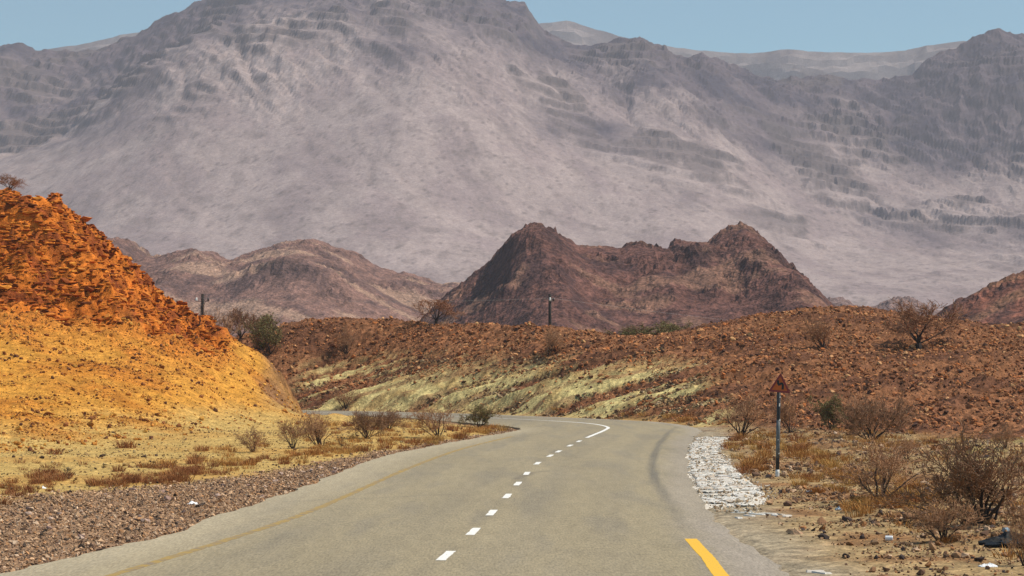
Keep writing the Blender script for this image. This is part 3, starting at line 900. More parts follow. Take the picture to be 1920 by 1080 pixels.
# stones on the right verge and sandy flats
wv = rv * (1 - w_ridge) * (.12 + .88 * sstep(-.15, .35, n2 * .6 + .7 * n1 + .1)) * sstep(.6, 3.0, sd)
P = spots(25000, 4, 30, 29, 112, lambda x, y: bil(wv, xs, ys, x, y) * np.clip(48 / y, .25, 1))
o = link('gravel', stones_mesh('gravel', P, psize(len(P), .035, .20, 2.3), pick([(.34, .20, .11), (.24, .13, .07), (.13, .075, .05), (.46, .31, .20), (.30, .14, .06), (.07, .05, .045)], len(P), [.22, .26, .2, .1, .12, .1])), M_STONE)
tag(o, 'brown and dark gravel strewn over the right verge', 'gravel', kind='stuff')
wl = (1 - w_hill) * (1 - w_grav) * np.where(GX < at_y(EL, GY), 1, 0) * sstep(.3, 1, sd)
P = spots(5000, -30, 0, 40, 128, W_(wl))
o = link('gravel', stones_mesh('gravel', P, psize(len(P), .045, .16, 2.6), pick([(.34, .22, .09), (.20, .12, .06), (.42, .30, .14), (.10, .065, .045)], len(P))), M_STONE)
tag(o, 'sparse small stones on the sandy flat below the hill', 'gravel', kind='stuff')

# single stones large enough to pick out
M_RUST = rand_mat('rust_stone', [(.46, .215, .09), (.34, .145, .06), (.22, .095, .048), (.54, .30, .13), (.38, .14, .05)])
M_VERGE = rand_mat('verge_stone', [(.38, .24, .15), (.26, .15, .09), (.14, .085, .06), (.48, .34, .24)])
M_ORANGE = rand_mat('orange_stone', [(.50, .16, .026), (.40, .11, .020), (.24, .062, .016), (.53, .20, .035)])  # slab colours carry the leaked orange light too
M_PINK = rand_mat('gravel_stone', [(.42, .29, .23), (.30, .19, .15), (.50, .36, .28), (.20, .13, .11)])
SM = {}
def stone_obj(name, p, size, mat, fl, label, group):
    k = int(rng.integers(0, 12))
    key = (k, mat.name)
    if key not in SM:
        me = mesh_np('stone', SHAPES[k] * .5, ICF)
        me.materials.append(mat)
        SM[key] = me
    o = link(name, SM[key])
    o.scale = (size * rng.uniform(.85, 1.35), size * rng.uniform(.7, 1.1), size * fl * rng.uniform(.8, 1.2))
    o.location = (p[0], p[1], p[2] + .22 * size * fl)
    o.rotation_euler = (rng.normal(0, .3), rng.normal(0, .3), rng.uniform(0, 6.28))
    return tag(o, label, 'rock', group)
for p in spots(120, -24, 42, 100, 164, W_(wr * sstep(1, 3, rs) * (.25 + .75 * sstep(0, .5, n1))), .235):
    stone_obj('rock', p, rng.uniform(.27, .44), M_RUST, .7, 'large rust brown rock standing out of the ridge rubble behind the road', 'large rocks in the ridge rubble')
for p in spots(70, 4.5, 24, 32, 100, lambda x, y: bil(wv, xs, ys, x, y), .235):
    stone_obj('rock', p, rng.uniform(.12, .28), M_VERGE, .6, 'loose brown stone lying on the right verge near the dry bushes', 'stones on the right verge')
for p in spots(60, -40, -16, 106, 130, W_(w_cliff), .24):
    stone_obj('rock', p, rng.uniform(.4, .72), M_ORANGE, .40, 'big orange rock slab jutting from the hilltop cliff', 'rock slabs of the hilltop cliff')
for p in spots(40, -13, -1, 31, 70, W_(w_grav), .235):
    stone_obj('rock', p, rng.uniform(.10, .19), M_PINK, .6, 'pale pinkish stone in the gravel shoulder left of the road', 'larger stones in the gravel shoulder')

# pale stone apron along the right edge of the road
ya = np.linspace(46.5, 92.5, 120)
xin = at_y(ER, ya, 101) + .10
wid = np.interp(ya, [46.5, 48.5, 52, 59, 66.7, 75, 84, 91, 92.5], [.95, 1.35, 1.5, 1.4, 1.2, 1.0, 1.1, 1.3, 1.3]) + .10 * fbm(ya / 2.3, ya * 0, 2, 601)
M_PALE = rand_mat('pale_limestone', [(.60, .57, .52), (.54, .49, .43), (.60, .565, .52), (.48, .40, .32), (.56, .52, .46)], .92, .30, 2.2)
M_MORT = plain_mat('dusty_mortar', (.58, .53, .46), .95, .1, .25, 5.0)
zin = zat(xin, ya); 
zin = np.full(len(ya), -.012); zout = np.maximum(zat(xin + wid, ya), -.03) + .02
zout[[0, -1]] -= .22; zin[[0, -1]] -= .2
n = len(ya)
Va = np.concatenate([np.column_stack([xin - .25, ya, zin - .02]), np.column_stack([xin + wid * .5, ya, np.where(zin < -.1, -.2, np.maximum((zin + zout) / 2, zat(xin + wid * .5, ya) + .015))]),
                     np.column_stack([xin + wid, ya, zout]), np.column_stack([xin + wid + .05, ya, zout - .3])])
i = np.arange(n - 1)
Fa = np.concatenate([np.stack([k * n + i, (k + 1) * n + i, (k + 1) * n + i + 1, k * n + i + 1], 1) for k in range(3)])
apron = link('stone_apron', mesh_np('stone_apron', Va, Fa), M_MORT)
tag(apron, kind='structure')
SLAB = []
for k in range(8):
    m_ = 7
    a = np.sort(rng.uniform(0, 2 * np.pi, m_) * .25 + np.arange(m_) * 2 * np.pi / m_ * .95)
    r = .5 * rng.uniform(.85, 1.1, m_)
    sq = np.maximum(np.abs(np.cos(a)), np.abs(np.sin(a))) ** -.7
    ring = np.stack([r * sq * np.cos(a), r * sq * np.sin(a)], 1)
    top = np.column_stack([ring * .84, .5 + rng.uniform(-.12, .12, m_)]); low = np.column_stack([ring, np.full(m_, -.1)]); bot = np.column_stack([ring, np.full(m_, -.6)])
    vv = np.vstack([top, low, bot, [[0, 0, .62]]])
    ff = []
    for j in range(m_):
        j2 = (j + 1) % m_
        ff += [(j, j2, 3 * m_), (m_ + j, m_ + j2, j2), (m_ + j, j2, j), (2 * m_ + j, 2 * m_ + j2, m_ + j2), (2 * m_ + j, m_ + j2, m_ + j)]
    me = mesh_np('slab', vv, np.array(ff)); me.materials.append(M_PALE)
    SLAB.append(me)
y = 46.8
while y < 92.2:
    ln_ = rng.uniform(.45, .75)
    x_in = float(at_y(ER, y, 101)) + .10
    wd = float(np.interp(y, ya, wid))
    nst = 3 if wd < 1.25 else 4
    cuts = np.concatenate([[0], np.sort((np.arange(1, nst) + rng.uniform(-.25, .25, nst - 1)) / nst), [1]])
    for a, b in zip(cuts[:-1], cuts[1:]):
        if rng.uniform() < (.04 if y > 52 else .35) + (.16 if b == 1 or a == 0 else 0):
            continue
        xm = x_in + wd * (a + b) / 2
        ym = y + ln_ / 2 + rng.normal(0, .04)
        o = link('stone', SLAB[int(rng.integers(0, 8))], None, apron)
        o.location = (xm, ym, max(float(np.interp((a + b) / 2 * wd, [0, wd], [-.012, np.interp(y, ya, zout)])), float(zat(xm, ym))) + .03)
        o.scale = (wd * (b - a) * 1.06, ln_ * 1.06, rng.uniform(.012, .034))
        o.rotation_euler = (rng.normal(0, .03), rng.normal(0, .03), rng.normal(0, .22))
    y += ln_
for px, py in [(1392, 962), (1405, 968), (1420, 965), (1438, 964), (1452, 967), (1466, 966), (1385, 972), (1475, 968), (1525, 1073), (1540, 1075)]:
    h = hit(px, py, 25)
    o = link('stone', SLAB[int(rng.integers(0, 8))], None, apron)
    o.location = (h[0], h[1], h[2] + .004); o.scale = (rng.uniform(.13, .24), rng.uniform(.3, .5), .035); o.rotation_euler = (0, 0, rng.uniform(0, 3))

yq = rng.uniform(44.5, 92.5, 2600); uq = rng.beta(1.1, 1.0, 2600) * 1.25 - .06
xq = at_y(ER, yq, 101) + .08 + uq * np.interp(yq, ya, wid)
zq = np.maximum(zat(xq, yq), np.interp(yq, ya, zout) * np.clip(uq, 0, 1)) + .025 * (uq < 1)
o = link('stone_chips', stones_mesh('stone_chips', np.column_stack([xq, yq, zq]), psize(2600, .035, .12), pick([(.60, .55, .48), (.45, .34, .23), (.30, .20, .12), (.62, .59, .54)], 2600, [.35, .3, .2, .15])), M_STONE, apron)
tag(o, kind='stuff')

# ------------------------------------------------------------------ dry bushes and trees
def tube_mesh(name, S, sides=3):
    S = np.asarray(S, float)
    p0, p1, r0, r1 = S[:, 0:3], S[:, 3:6], S[:, 6], S[:, 7]
    d = p1 - p0
    d /= np.linalg.norm(d, axis=1)[:, None] + 1e-9
    ref = np.where(np.abs(d[:, 2:3]) > .9, np.array([[1., 0, 0]]), np.array([[0, 0, 1.]]))
    u = np.cross(d, ref); u /= np.linalg.norm(u, axis=1)[:, None]
    v = np.cross(d, u)
    a = np.arange(sides) * 2 * np.pi / sides
    ring = np.cos(a)[None, :, None] * u[:, None] + np.sin(a)[None, :, None] * v[:, None]
    Vv = np.concatenate([p0[:, None] + ring * r0[:, None, None], p1[:, None] + ring * r1[:, None, None]], 1)
    k = np.arange(sides)
    f = np.stack([k, (k + 1) % sides, sides + (k + 1) % sides, sides + k], 1)
    F = (f[None] + (np.arange(len(S)) * 2 * sides)[:, None, None]).reshape(-1, 4)
    return mesh_np(name, Vv.reshape(-1, 3), F)

def grow_bush(seed, stems=9, tilt=(8, 52), kids=(4, 5, 3), flat_top=False, trunk=0.0, curl=.22, lift=.07, thick=.016):
    r = np.random.default_rng(seed)
    segs = [[], []]; tips = []
    nrm = lambda q: q / (np.linalg.norm(q) + 1e-9)
    def branch(p, d, L, rad, lev):
        n = 4 if lev < 2 else 3
        for s_ in range(n):
            d = nrm(d + r.normal(0, curl, 3) + np.array([0, 0, lift if not flat_top else lift * .2]))
            q = p + d * L / n
            if flat_top and q[2] > .93:
                q[2] = .93 + r.uniform(-.03, .03)
            segs[0 if lev == 0 else 1].append((*p, *q, rad, rad * .8))
            rad *= .8
            p = q
            if lev < len(kids) and s_ >= (1 if lev == 0 else 0):
                for _ in range(max(1, int(round(kids[lev] / (n - 1) + r.uniform(-.4, .5))))):
                    cd = nrm(d * .9 + r.normal(0, .52, 3) + np.array([0, 0, .12]))
                    branch(p.copy(), cd, L * r.uniform(.40, .68), rad * .62, lev + 1)
            if lev >= len(kids) - 1:
                tips.append(p.copy())
    base = np.zeros(3)
    if trunk > 0:
        q = np.array([r.uniform(-.03, .03), r.uniform(-.03, .03), trunk])
        segs[0].append((0, 0, -.04, *q, thick * 2.4, thick * 1.9)); base = q
    for k in range(stems):
        az = 2 * np.pi * (k + r.uniform(-.3, .3)) / stems
        tl = math.radians(r.uniform(*tilt))
        d = np.array([math.cos(az) * math.sin(tl), math.sin(az) * math.sin(tl), math.cos(tl)])
        o = base + np.array([math.cos(az), math.sin(az), 0]) * r.uniform(0, .04) - np.array([0, 0, .03 if trunk == 0 else 0])
        branch(o, d, r.uniform(.55, .75), thick * r.uniform(.7, 1.2), 0)
    T = np.array(tips)
    A = np.array(segs[0]); B = np.array(segs[1])
    wx = np.percentile(np.abs(T[:, :2]), 97); hz = np.percentile(T[:, 2], 98)
    f = np.array([.5 / wx, .5 / wx, 1 / hz])
    for S in (A, B):
        S[:, 0:3] *= f; S[:, 3:6] *= f
    B[:, 6:8] = np.maximum(B[:, 6:8], .0030)
    return A, B, T * f

def leaf_mesh(name, T, n, size, seed):
    r = np.random.default_rng(seed)
    c = T[r.integers(0, len(T), n)] + r.normal(0, .018, (n, 3))
    a = r.normal(0, 1, (n, 3)); a /= np.linalg.norm(a, axis=1)[:, None]
    b = np.cross(a, r.normal(0, 1, (n, 3))); b /= np.linalg.norm(b, axis=1)[:, None]
    s = size * r.uniform(.6, 1.3, (n, 1))
    Vv = np.stack([c + a * s, c + b * s * .5, c - a * s, c - b * s * .5], 1).reshape(-1, 3)
    return mesh_np(name, Vv, np.arange(n * 4).reshape(n, 4))

M_STEM = plain_mat('dark_bark', (.055, .040, .034), .9, .15, .3)
M_TWIG = plain_mat('dry_twig', (.34, .185, .10), .9, .15, .3)
M_TWIGR = plain_mat('reddish_twig', (.30, .145, .08), .9, .15, .3)
M_TWIGD = plain_mat('dark_twig', (.26, .140, .080), .9, .15, .3)
M_LEAF = plain_mat('olive_leaf', (.16, .145, .050), .8, .2, .35)
M_LEAFD = plain_mat('dusty_leaf', (.15, .105, .06), .85, .15, .35)

PROTO = {}
def proto(kind):
    if kind in PROTO:
        return PROTO[kind]
    K, sd_ = kind
    kw = dict(fan=dict(stems=10, tilt=(6, 50)), dense=dict(stems=12, tilt=(4, 54), kids=(5, 5, 3)), airy=dict(stems=9, tilt=(8, 48), kids=(4, 4, 3), curl=.17),
              acacia=dict(stems=7, tilt=(35, 62), flat_top=True, trunk=.22, kids=(5, 5, 4), curl=.18),
              tree=dict(stems=7, tilt=(10, 58), trunk=.16, kids=(5, 5, 4), thick=.018),
              green=dict(stems=9, tilt=(5, 55), kids=(4, 5, 3)), sprig=dict(stems=4, tilt=(5, 35), kids=(2, 2), curl=.2))[K]
    A, B, T = grow_bush(sd_ * 31 + len(K), **kw)
    lf = None
    if K == 'green':
        lf = leaf_mesh('leaves', T, 5200, .022, sd_); lf.materials.append(M_LEAF)
    elif K in ('dense', 'tree'):
        lf = leaf_mesh('leaves', T, 1500, .011, sd_); lf.materials.append(M_LEAFD)
    tw = {'fan': M_TWIG, 'dense': M_TWIGD, 'airy': M_TWIG, 'acacia': M_TWIGR, 'tree': M_TWIGR, 'green': M_TWIGD, 'sprig': M_STEM}[K]
    if K == 'sprig':
        a = tube_mesh('stems', np.vstack([A, B]), 5); b = None
    else:
        a = tube_mesh('stems', A, 5)
        b = tube_mesh('twigs', B, 3); b.materials.append(tw)
    a.materials.append(M_STEM)
    PROTO[kind] = (a, b, lf)
    return PROTO[kind]

def bush(kind, px, py, w, h, label, cat='bush', D=None, group=None, name='dry_bush', dz=0.0):
    p = hit(px, py) if D is None else None
    if D is not None:
        q = pix(px, py, D)
        p = (q[0], q[1], float(zat(q[0], q[1])) if dz is None else q[2])
    s = p[1] / FPX
    e = link(name, None)
    e.location = (p[0], p[1], p[2] - .02)
    e.rotation_euler = (.13 * math.sin(px), .13 * math.cos(px * 1.3), (px * 1.7) % 6.28)
    a, b, lf = proto(kind)
    for nm, me in (('stems', a), ('twigs', b), ('leaves', lf)):
        if me is None: continue
        o = link(nm, me, None, e)
        o.scale = (w * s * (1 + .12 * math.sin(px * 2.1)), w * s * (1 - .12 * math.sin(px * 2.1)), h * s)
    return tag(e, label, cat, group)

R_ = 'dry bushes'
bush(('airy', 2), 1652, 942, 195, 112, 'airy bare bush rising from orange grass right of the road sign')
bush(('dense', 1), 1842, 984, 245, 155, 'large dense dark bare bush beside the black plastic sheet')
bush(('fan', 1), 1766, 1016, 118, 78, 'small reddish bare bush in front of the large dense bush')
bush(('airy', 1), 1922, 1062, 85, 120, 'thin bare bush in front of the black plastic sheet')
bush(('dense', 2), 1636, 826, 132, 80, 'bushy bare shrub with two stems at the foot of the rubble slope')
bush(('green', 1), 1560, 806, 78, 60, 'dark olive shrub at the slope foot between bare bushes')
bush(('airy', 2), 1390, 818, 118, 74, 'faded bare bush between road bend and sign')
bush(('fan', 3), 1482, 812, 72, 70, 'reddish bare bush directly behind the sign pole')
bush(('sprig', 2), 1561, 835, 26, 28, 'tiny bare sprig on the pale stones behind the sign', name='dry_sprig')
bush(('tree', 1), 1724, 655, 160, 88, 'broad bare tree standing alone high on the rubble ridge', 'tree', name='acacia_tree')
bush(('fan', 3), 1545, 655, 92, 54, 'brown bare bush in the dark hollow of the rubble ridge')
bush(('fan', 1), 1030, 664, 78, 48, 'reddish fan shaped bush on the ridge below the power pole')
bush(('fan', 2), 650, 662, 54, 44, 'small reddish bush on the ridge above the pale bank')
bush(('acacia', 1), 817, 607, 92, 44, 'flat topped bare acacia on the ridge crest', 'tree', name='acacia_tree')
bush(('green', 2), 507, 664, 66, 62, 'olive green bush in the gap beside the yellow hill')
bush(('green', 1), 500, 644, 80, 52, 'paler green bush behind the olive bush in the gap', D=176)
bush(('tree', 2), 452, 640, 72, 60, 'bare tree with dark limbs rising behind the yellow hill', 'tree', D=168, name='acacia_tree')
bush(('airy', 1), 408, 648, 90, 62, 'hazy brown bush behind the hill crest near the power pole', D=164)
bush(('sprig', 2), 373, 622, 34, 66, 'forked bare sprig growing on the crest of the yellow hill', name='dry_sprig', D=126.5, dz=None)
bush(('tree', 1), 18, 382, 64, 28, 'windswept bare bush on top of the orange cliff', D=128.5, dz=None)
bush(('fan', 1), 647, 768, 60, 40, 'bare bush at the foot of the pale bank across the road')
bush(('fan', 2), 474, 848, 64, 46, 'rounded bare bush alone on the sand left of the roadside thicket')
bush(('airy', 2), 549, 841, 62, 56, 'slim bare bush next to the larger brown roadside bush')
bush(('fan', 1), 600, 840, 92, 66, 'brown V-shaped bush in front of the hill corner')
bush(('dense', 2), 688, 822, 72, 52, 'grey green bare bush in the middle of the roadside thicket')
bush(('dense', 1), 728, 806, 70, 36, 'low grey green bush against the far stretch of road')
bush(('airy', 2), 822, 822, 100, 64, 'tall airy bush where the gravel shoulder narrows')
bush(('green', 1), 897, 802, 52, 42, 'olive tinged bush closest to the inside of the bend')
bush(('sprig', 2), 640, 838, 30, 34, 'dead bare sprig among the orange grass by the gravel', name='dry_sprig')
bush(('sprig', 1), 128, 896, 40, 30, 'fallen looking dead sprig at the edge of the gravel shoulder', name='dry_sprig')
bush(('green', 2), 1205, 644, 110, 34, 'low green shrub peeping over the ridge crest below the dark hill', D=160)
bush(('green', 1), 1252, 642, 80, 36, 'taller green shrub behind the ridge crest right of the power pole', D=164)
bush(('fan', 1), 840, 640, 90, 36, 'low brown shrub behind the flat topped acacia', D=172)
bush(('fan', 2), 1885, 840, 50, 40, 'dark scrubby bush on the green tinged bank at the rubble foot')
bush(('airy', 2), 1700, 862, 60, 40, 'faint low scrub behind the airy bush on the right verge')

# dry grass tufts
def tuft_mesh(seed, n=110):
    r = np.random.default_rng(seed)
    Vv, F = [], []
    for k in range(n):
        a = r.uniform(0, 6.28); rr = .38 * math.sqrt(r.uniform(0, 1)); L = r.uniform(.45, 1.0) * (1 - .5 * rr)
        p = np.array([rr * math.cos(a), rr * math.sin(a), -.03])
        ln = np.array([math.cos(a), math.sin(a), 0]) * r.uniform(.0, .55) + r.normal(0, .12, 3) * np.array([1, 1, 0])
        sdv = np.array([-math.sin(a + r.normal(0, 1)), math.cos(a + r.normal(0, 1)), 0]) * .012
        mid = p + ln * L * .4 + np.array([0, 0, L * .62]); tip = p + ln * L + np.array([0, 0, L])
        i = len(Vv)
        Vv += [p - sdv, p + sdv, mid + sdv * .8, mid - sdv * .8, tip]
        F += [(i, i + 1, i + 2), (i, i + 2, i + 3), (i + 3, i + 2, i + 4)]
    return mesh_np('tuft', np.array(Vv), np.array(F))
M_GRASS = rand_mat('dry_grass_blade', [(.46, .23, .07), (.38, .165, .05), (.30, .12, .045), (.50, .29, .09)], .9, .3)
M_GRASSR = rand_mat('rusty_grass_blade', [(.30, .125, .05), (.25, .095, .04), (.36, .16, .06)], .9, .3)
TU, TUR = [], []
for s in range(5):
    m_ = tuft_mesh(700 + s); m_.materials.append(M_GRASS); TU.append(m_)
    m_ = tuft_mesh(750 + s); m_.materials.append(M_GRASSR); TUR.append(m_)
def tuft(px, py, w, h, label, group=None, rusty=False):
    p = hit(px, py)
    if p is None or float(bil(SD, xh, yh, np.array(p[0]), np.array(p[1]))) < .3:
        return
    s = p[1] / FPX
    o = link('grass_tuft', (TUR if rusty else TU)[int(rng.integers(0, 5))])
    o.location = (p[0], p[1], p[2]); o.scale = (w * s, w * s, h * s); o.rotation_euler = (0, 0, rng.uniform(0, 6.28))
    tag(o, label, 'grass tuft', group)
tuft(235, 840, 52, 22, 'large rusty grass tuft alone on the sand below the hill', None, True)
tuft(378, 846, 36, 17, 'small rusty grass tuft on the sand between larger tuft and bush', None, True)
tuft(222, 884, 36, 18, 'rusty tuft with pale stones beside it above the grass strip', None, True)
tuft(1775, 1018, 40, 20, 'small orange tuft at the foot of the small reddish bush')
def tufts(n, line, jx, jy, w, h, label, group, rusty=False):
    L = np.array(line, float)
    t = rng.uniform(0, len(L) - 1, n)
    X = np.interp(t, np.arange(len(L)), L[:, 0]) + rng.normal(0, jx, n)
    Y = np.interp(t, np.arange(len(L)), L[:, 1]) + rng.normal(0, jy, n)
    for a, b in zip(X, Y):
        k = rng.uniform(.6, 1.25)
        tuft(a, b, w * k, h * k, label, group, rusty)
tufts(46, [(160, 912), (260, 906), (330, 898), (340, 888), (400, 874)], 14, 5, 34, 19, 'rusty grass tuft in the strip between sand and gravel shoulder', 'rusty grass strip beside the gravel', True)
tufts(26, [(0, 935), (60, 912), (100, 880)], 22, 12, 34, 16, 'low rusty tuft at the gravel edge below the scree slope', 'rusty tufts at the gravel edge', True)
tufts(30, [(430, 872), (520, 862), (600, 850), (660, 845)], 16, 4, 30, 13, 'golden grass tuft in front of the bare roadside bushes', 'golden tufts before the roadside bushes')
tufts(46, [(600, 848), (680, 845), (760, 838), (830, 830), (880, 815), (930, 804)], 12, 4, 28, 15, 'golden orange tuft beside the narrowing gravel inside the bend', 'golden tufts inside the bend')
tufts(12, [(590, 800), (690, 800), (780, 806)], 18, 6, 26, 12, 'low tuft between the far road and the roadside thicket', 'tufts behind the thicket')
tufts(44, [(1370, 828), (1440, 838), (1500, 850), (1560, 872), (1540, 900)], 26, 10, 34, 20, 'golden tuft on stony ground around the sign pole', 'golden tufts around the sign')
tufts(16, [(1390, 880), (1430, 868)], 16, 10, 36, 20, 'orange tuft beside the pale stone apron', 'orange tufts beside the apron')
tufts(26, [(1600, 948), (1650, 946), (1710, 944)], 12, 5, 44, 26, 'dense orange tuft under the airy bush', 'orange grass under the airy bush')
tufts(34, [(1500, 905), (1560, 915), (1620, 905), (1740, 935), (1760, 905)], 30, 12, 34, 17, 'scattered orange tuft on the right verge behind the bare bushes', 'orange tufts on the right verge')
tufts(16, [(1660, 850), (1740, 840), (1820, 850), (1910, 880)], 30, 12, 26, 13, 'low brown tuft on the bank below the rubble slope', 'brown tufts on the bank', True)
tufts(20, [(1010, 772), (1150, 776), (1280, 786), (1360, 795)], 20, 3, 28, 11, 'ochre tuft along the outer edge of the bend', 'ochre tufts along the outer bend')

# thin dry grass too fine to pick apart
TB = []
for s_i in range(4):
    t_ = tuft_mesh(800 + s_i, 46)
    v = np.empty(len(t_.vertices) * 3, np.float32); t_.vertices.foreach_get('co', v)
    f = np.empty(len(t_.polygons) * 3, np.int32); t_.polygons.foreach_get('vertices', f)
    TB.append((v.reshape(-1, 3).copy(), f.reshape(-1, 3).copy())); bpy.data.meshes.remove(t_)
def grass_patch(n, x0, x1, y0, y1, wf, lo, hi, mat, label):
    P = spots(n, x0, x1, y0, y1, wf)
    Vs, Fs, o_ = [], [], 0
    for p in P:
        v, f = TB[int(rng.integers(0, 4))]
        k = rng.uniform(lo, hi); a = rng.uniform(0, 6.28)
        q = v * np.array([k * 1.2, k * 1.2, k * .6])
        q = np.column_stack([q[:, 0] * math.cos(a) - q[:, 1] * math.sin(a), q[:, 0] * math.sin(a) + q[:, 1] * math.cos(a), q[:, 2]]) + p
        Vs.append(q); Fs.append(f + o_); o_ += len(v)
    o = link('dry_grass', mesh_np('dry_grass', np.vstack(Vs), np.vstack(Fs)), mat)
    return tag(o, label, 'grass', kind='stuff')
gn = sstep(.0, .5, fbm(GX / 1.9, GY / 3.2, 3, 83))
M_STRAW = plain_mat('straw_grass', (.42, .205, .06), .9, .1, .35, 1.2)
M_RUSTG = plain_mat('rusty_grass', (.29, .125, .05), .9, .1, .35, 1.2)
grass_patch(300, 5, 26, 32, 106, W_(rv * (1 - w_ridge) * gn * sstep(2.2, 4, sd)), .25, .6, M_STRAW, 'thin straw coloured grass between the stones of the right verge')
grass_patch(150, -14, -1, 58, 114, W_((1 - w_hill) * (1 - w_grav) * np.where(GX < at_y(EL, GY), 1, 0) * gn * sstep(.8, 1.6, sd) * (1 - sstep(5, 9, sd))), .25, .55, M_STRAW, 'thin straw coloured grass inside the road bend')
grass_patch(110, -16, -5, 40, 66, W_((1 - w_hill) * (1 - w_grav) * np.where(GX < at_y(EL, GY), 1, 0) * gn * sstep(2, 4, sd) * (1 - sstep(8, 11, sd))), .2, .45, M_RUSTG, 'thin rusty grass along the upper edge of the gravel')

# labels of the loose rocks and tufts: told apart by the landmark each lies nearest to
MARK = []
for o in list(COL.objects):
    if o.get('category') in ('bush', 'tree') and o.parent is None:
        MARK.append((o.location.x, o.location.y, o['label']))
SHORT = {'airy bare bush rising': 'the airy bush in orange grass', 'large dense dark bare': 'the large dense dark bush', 'small reddish bare bush in': 'the small reddish bush',
         'thin bare bush': 'the thin bush by the black sheet', 'bushy bare shrub': 'the bushy two-stemmed shrub', 'dark olive shrub': 'the dark olive shrub', 'faded bare bush': 'the faded bush by the bend',
         'reddish bare bush directly': 'the sign pole', 'broad bare tree': 'the lone broad tree', 'brown bare bush in': 'the bush in the dark hollow', 'reddish fan shaped': 'the fan shaped ridge bush',
         'small reddish bush on': 'the bush above the pale bank', 'flat topped': 'the flat topped acacia', 'olive green bush in': 'the olive bush in the gap', 'bare bush at the foot': 'the bush under the pale bank',
         'rounded bare': 'the rounded bush on the sand', 'slim bare': 'the slim roadside bush', 'brown V-shaped': 'the brown V-shaped bush', 'grey green bare': 'the grey green thicket bush',
         'low grey green': 'the low grey green bush', 'tall airy bush': 'the tall airy roadside bush', 'olive tinged': 'the olive tinged bush', 'dark scrubby': 'the dark scrubby bush', 'faint low': 'the faint low scrub',
         'windswept': 'the windswept bush on the cliff', 'forked': 'the forked sprig', 'tiny bare': 'the tiny bare sprig', 'dead bare': 'the dead bare sprig', 'fallen': 'the fallen looking sprig'}
LM = [(x, y, v) for x, y, l in MARK for k, v in SHORT.items() if l.startswith(k)]
BASE = {'large rocks in the ridge rubble': 'rust brown rock in the ridge rubble', 'stones on the right verge': 'loose brown stone on the verge',
        'rock slabs of the hilltop cliff': None, 'larger stones in the gravel shoulder': None}
for o in list(COL.objects):
    g_ = o.get('group')
    if o.parent is not None or g_ is None or o.get('category') not in ('rock', 'grass tuft'):
        continue
    if o['category'] == 'rock':
        b_ = BASE.get(g_)
        if b_ is None: continue
    else:
        b_ = {'r': 'rusty tuft', 'g': 'golden tuft', 'o': 'orange tuft', 'b': 'brown tuft', 't': 'low tuft'}[g_[0]]
        if 'ochre' in g_: b_ = 'ochre tuft along the outer bend'
    d_, v_ = min((math.hypot(x - o.location.x, (y - o.location.y) * .5), v) for x, y, v in LM)
    sz_ = 'big ' if max(o.scale) > (.42 if o['category'] == 'rock' and 'ridge' in g_ else .2 if o['category'] == 'rock' else .6) else 'small '
    o['label'] = sz_ + b_ + (' close to ' if d_ < 3 else ' nearest to ') + v_
    o['group'] = ('rocks near ' if o['category'] == 'rock' else 'tufts near ') + v_

# ------------------------------------------------------------------ road sign
M_POLE = plain_mat('black_pole_paint', (.022, .025, .028), .55, .35, .3, 4)
M_POLEG = plain_mat('scuffed_grey_paint', (.10, .11, .115), .55, .35, .35, 7)
M_WPAINT = plain_mat('white_band_paint', (.72, .70, .66), .7, .25, .15, 8)
M_SIGNF = plain_mat('faded_orange_sign_face', (.44, .105, .026), .6, .2, .12, 5)
M_SIGNR = plain_mat('dark_red_sign_border', (.20, .030, .030), .5, .3, .15, 5)
M_SIGNK = plain_mat('black_sign_ink', (.012, .018, .02), .5, .3, .1, 5)
M_SIGNB = plain_mat('bare_metal_back', (.35, .35, .34), .45, .5, .15, 6, .6)

def prism(name, poly, y0, y1, mat, parent):
    """a flat outline in XZ given depth from y0 (front) to y1"""
    n = len(poly)
    vs = [(x, y0, z) for x, z in poly] + [(x, y1, z) for x, z in poly]
    me = bpy.data.meshes.new(name)
    me.from_pydata(vs, [], [tuple(range(n)), tuple(range(2 * n - 1, n - 1, -1))] + [(i, n + i, n + (i + 1) % n, (i + 1) % n) for i in range(n)])
    me.update()
    return link(name, me, mat, parent)

def post(name, r, z0, z1, mat, parent, sides=14, lean=0.0, taper=1.0):
    a = np.arange(sides) * 2 * np.pi / sides
    nz = 4
    zz = np.linspace(z0, z1, nz)
    rr = np.linspace(r, r * taper, nz)
    Vv = np.concatenate([np.column_stack([rr[k] * np.cos(a) + lean * zz[k], rr[k] * np.sin(a), np.full(sides, zz[k])]) for k in range(nz)] + [[[lean * z0, 0, z0], [lean * z1, 0, z1]]])
    fs = []
    for k in range(nz - 1):
        for j in range(sides):
            j2 = (j + 1) % sides
            b0, b1 = k * sides, (k + 1) * sides
            fs += [(b0 + j, b0 + j2, b1 + j2), (b0 + j, b1 + j2, b1 + j)]
    c0, c1 = nz * sides, nz * sides + 1
    for j in range(sides):
        j2 = (j + 1) % sides
        fs += [(j2, j, c0), ((nz - 1) * sides + j, (nz - 1) * sides + j2, c1)]
    return link(name, mesh_np(name, Vv, np.array(fs), None, True), mat, parent)

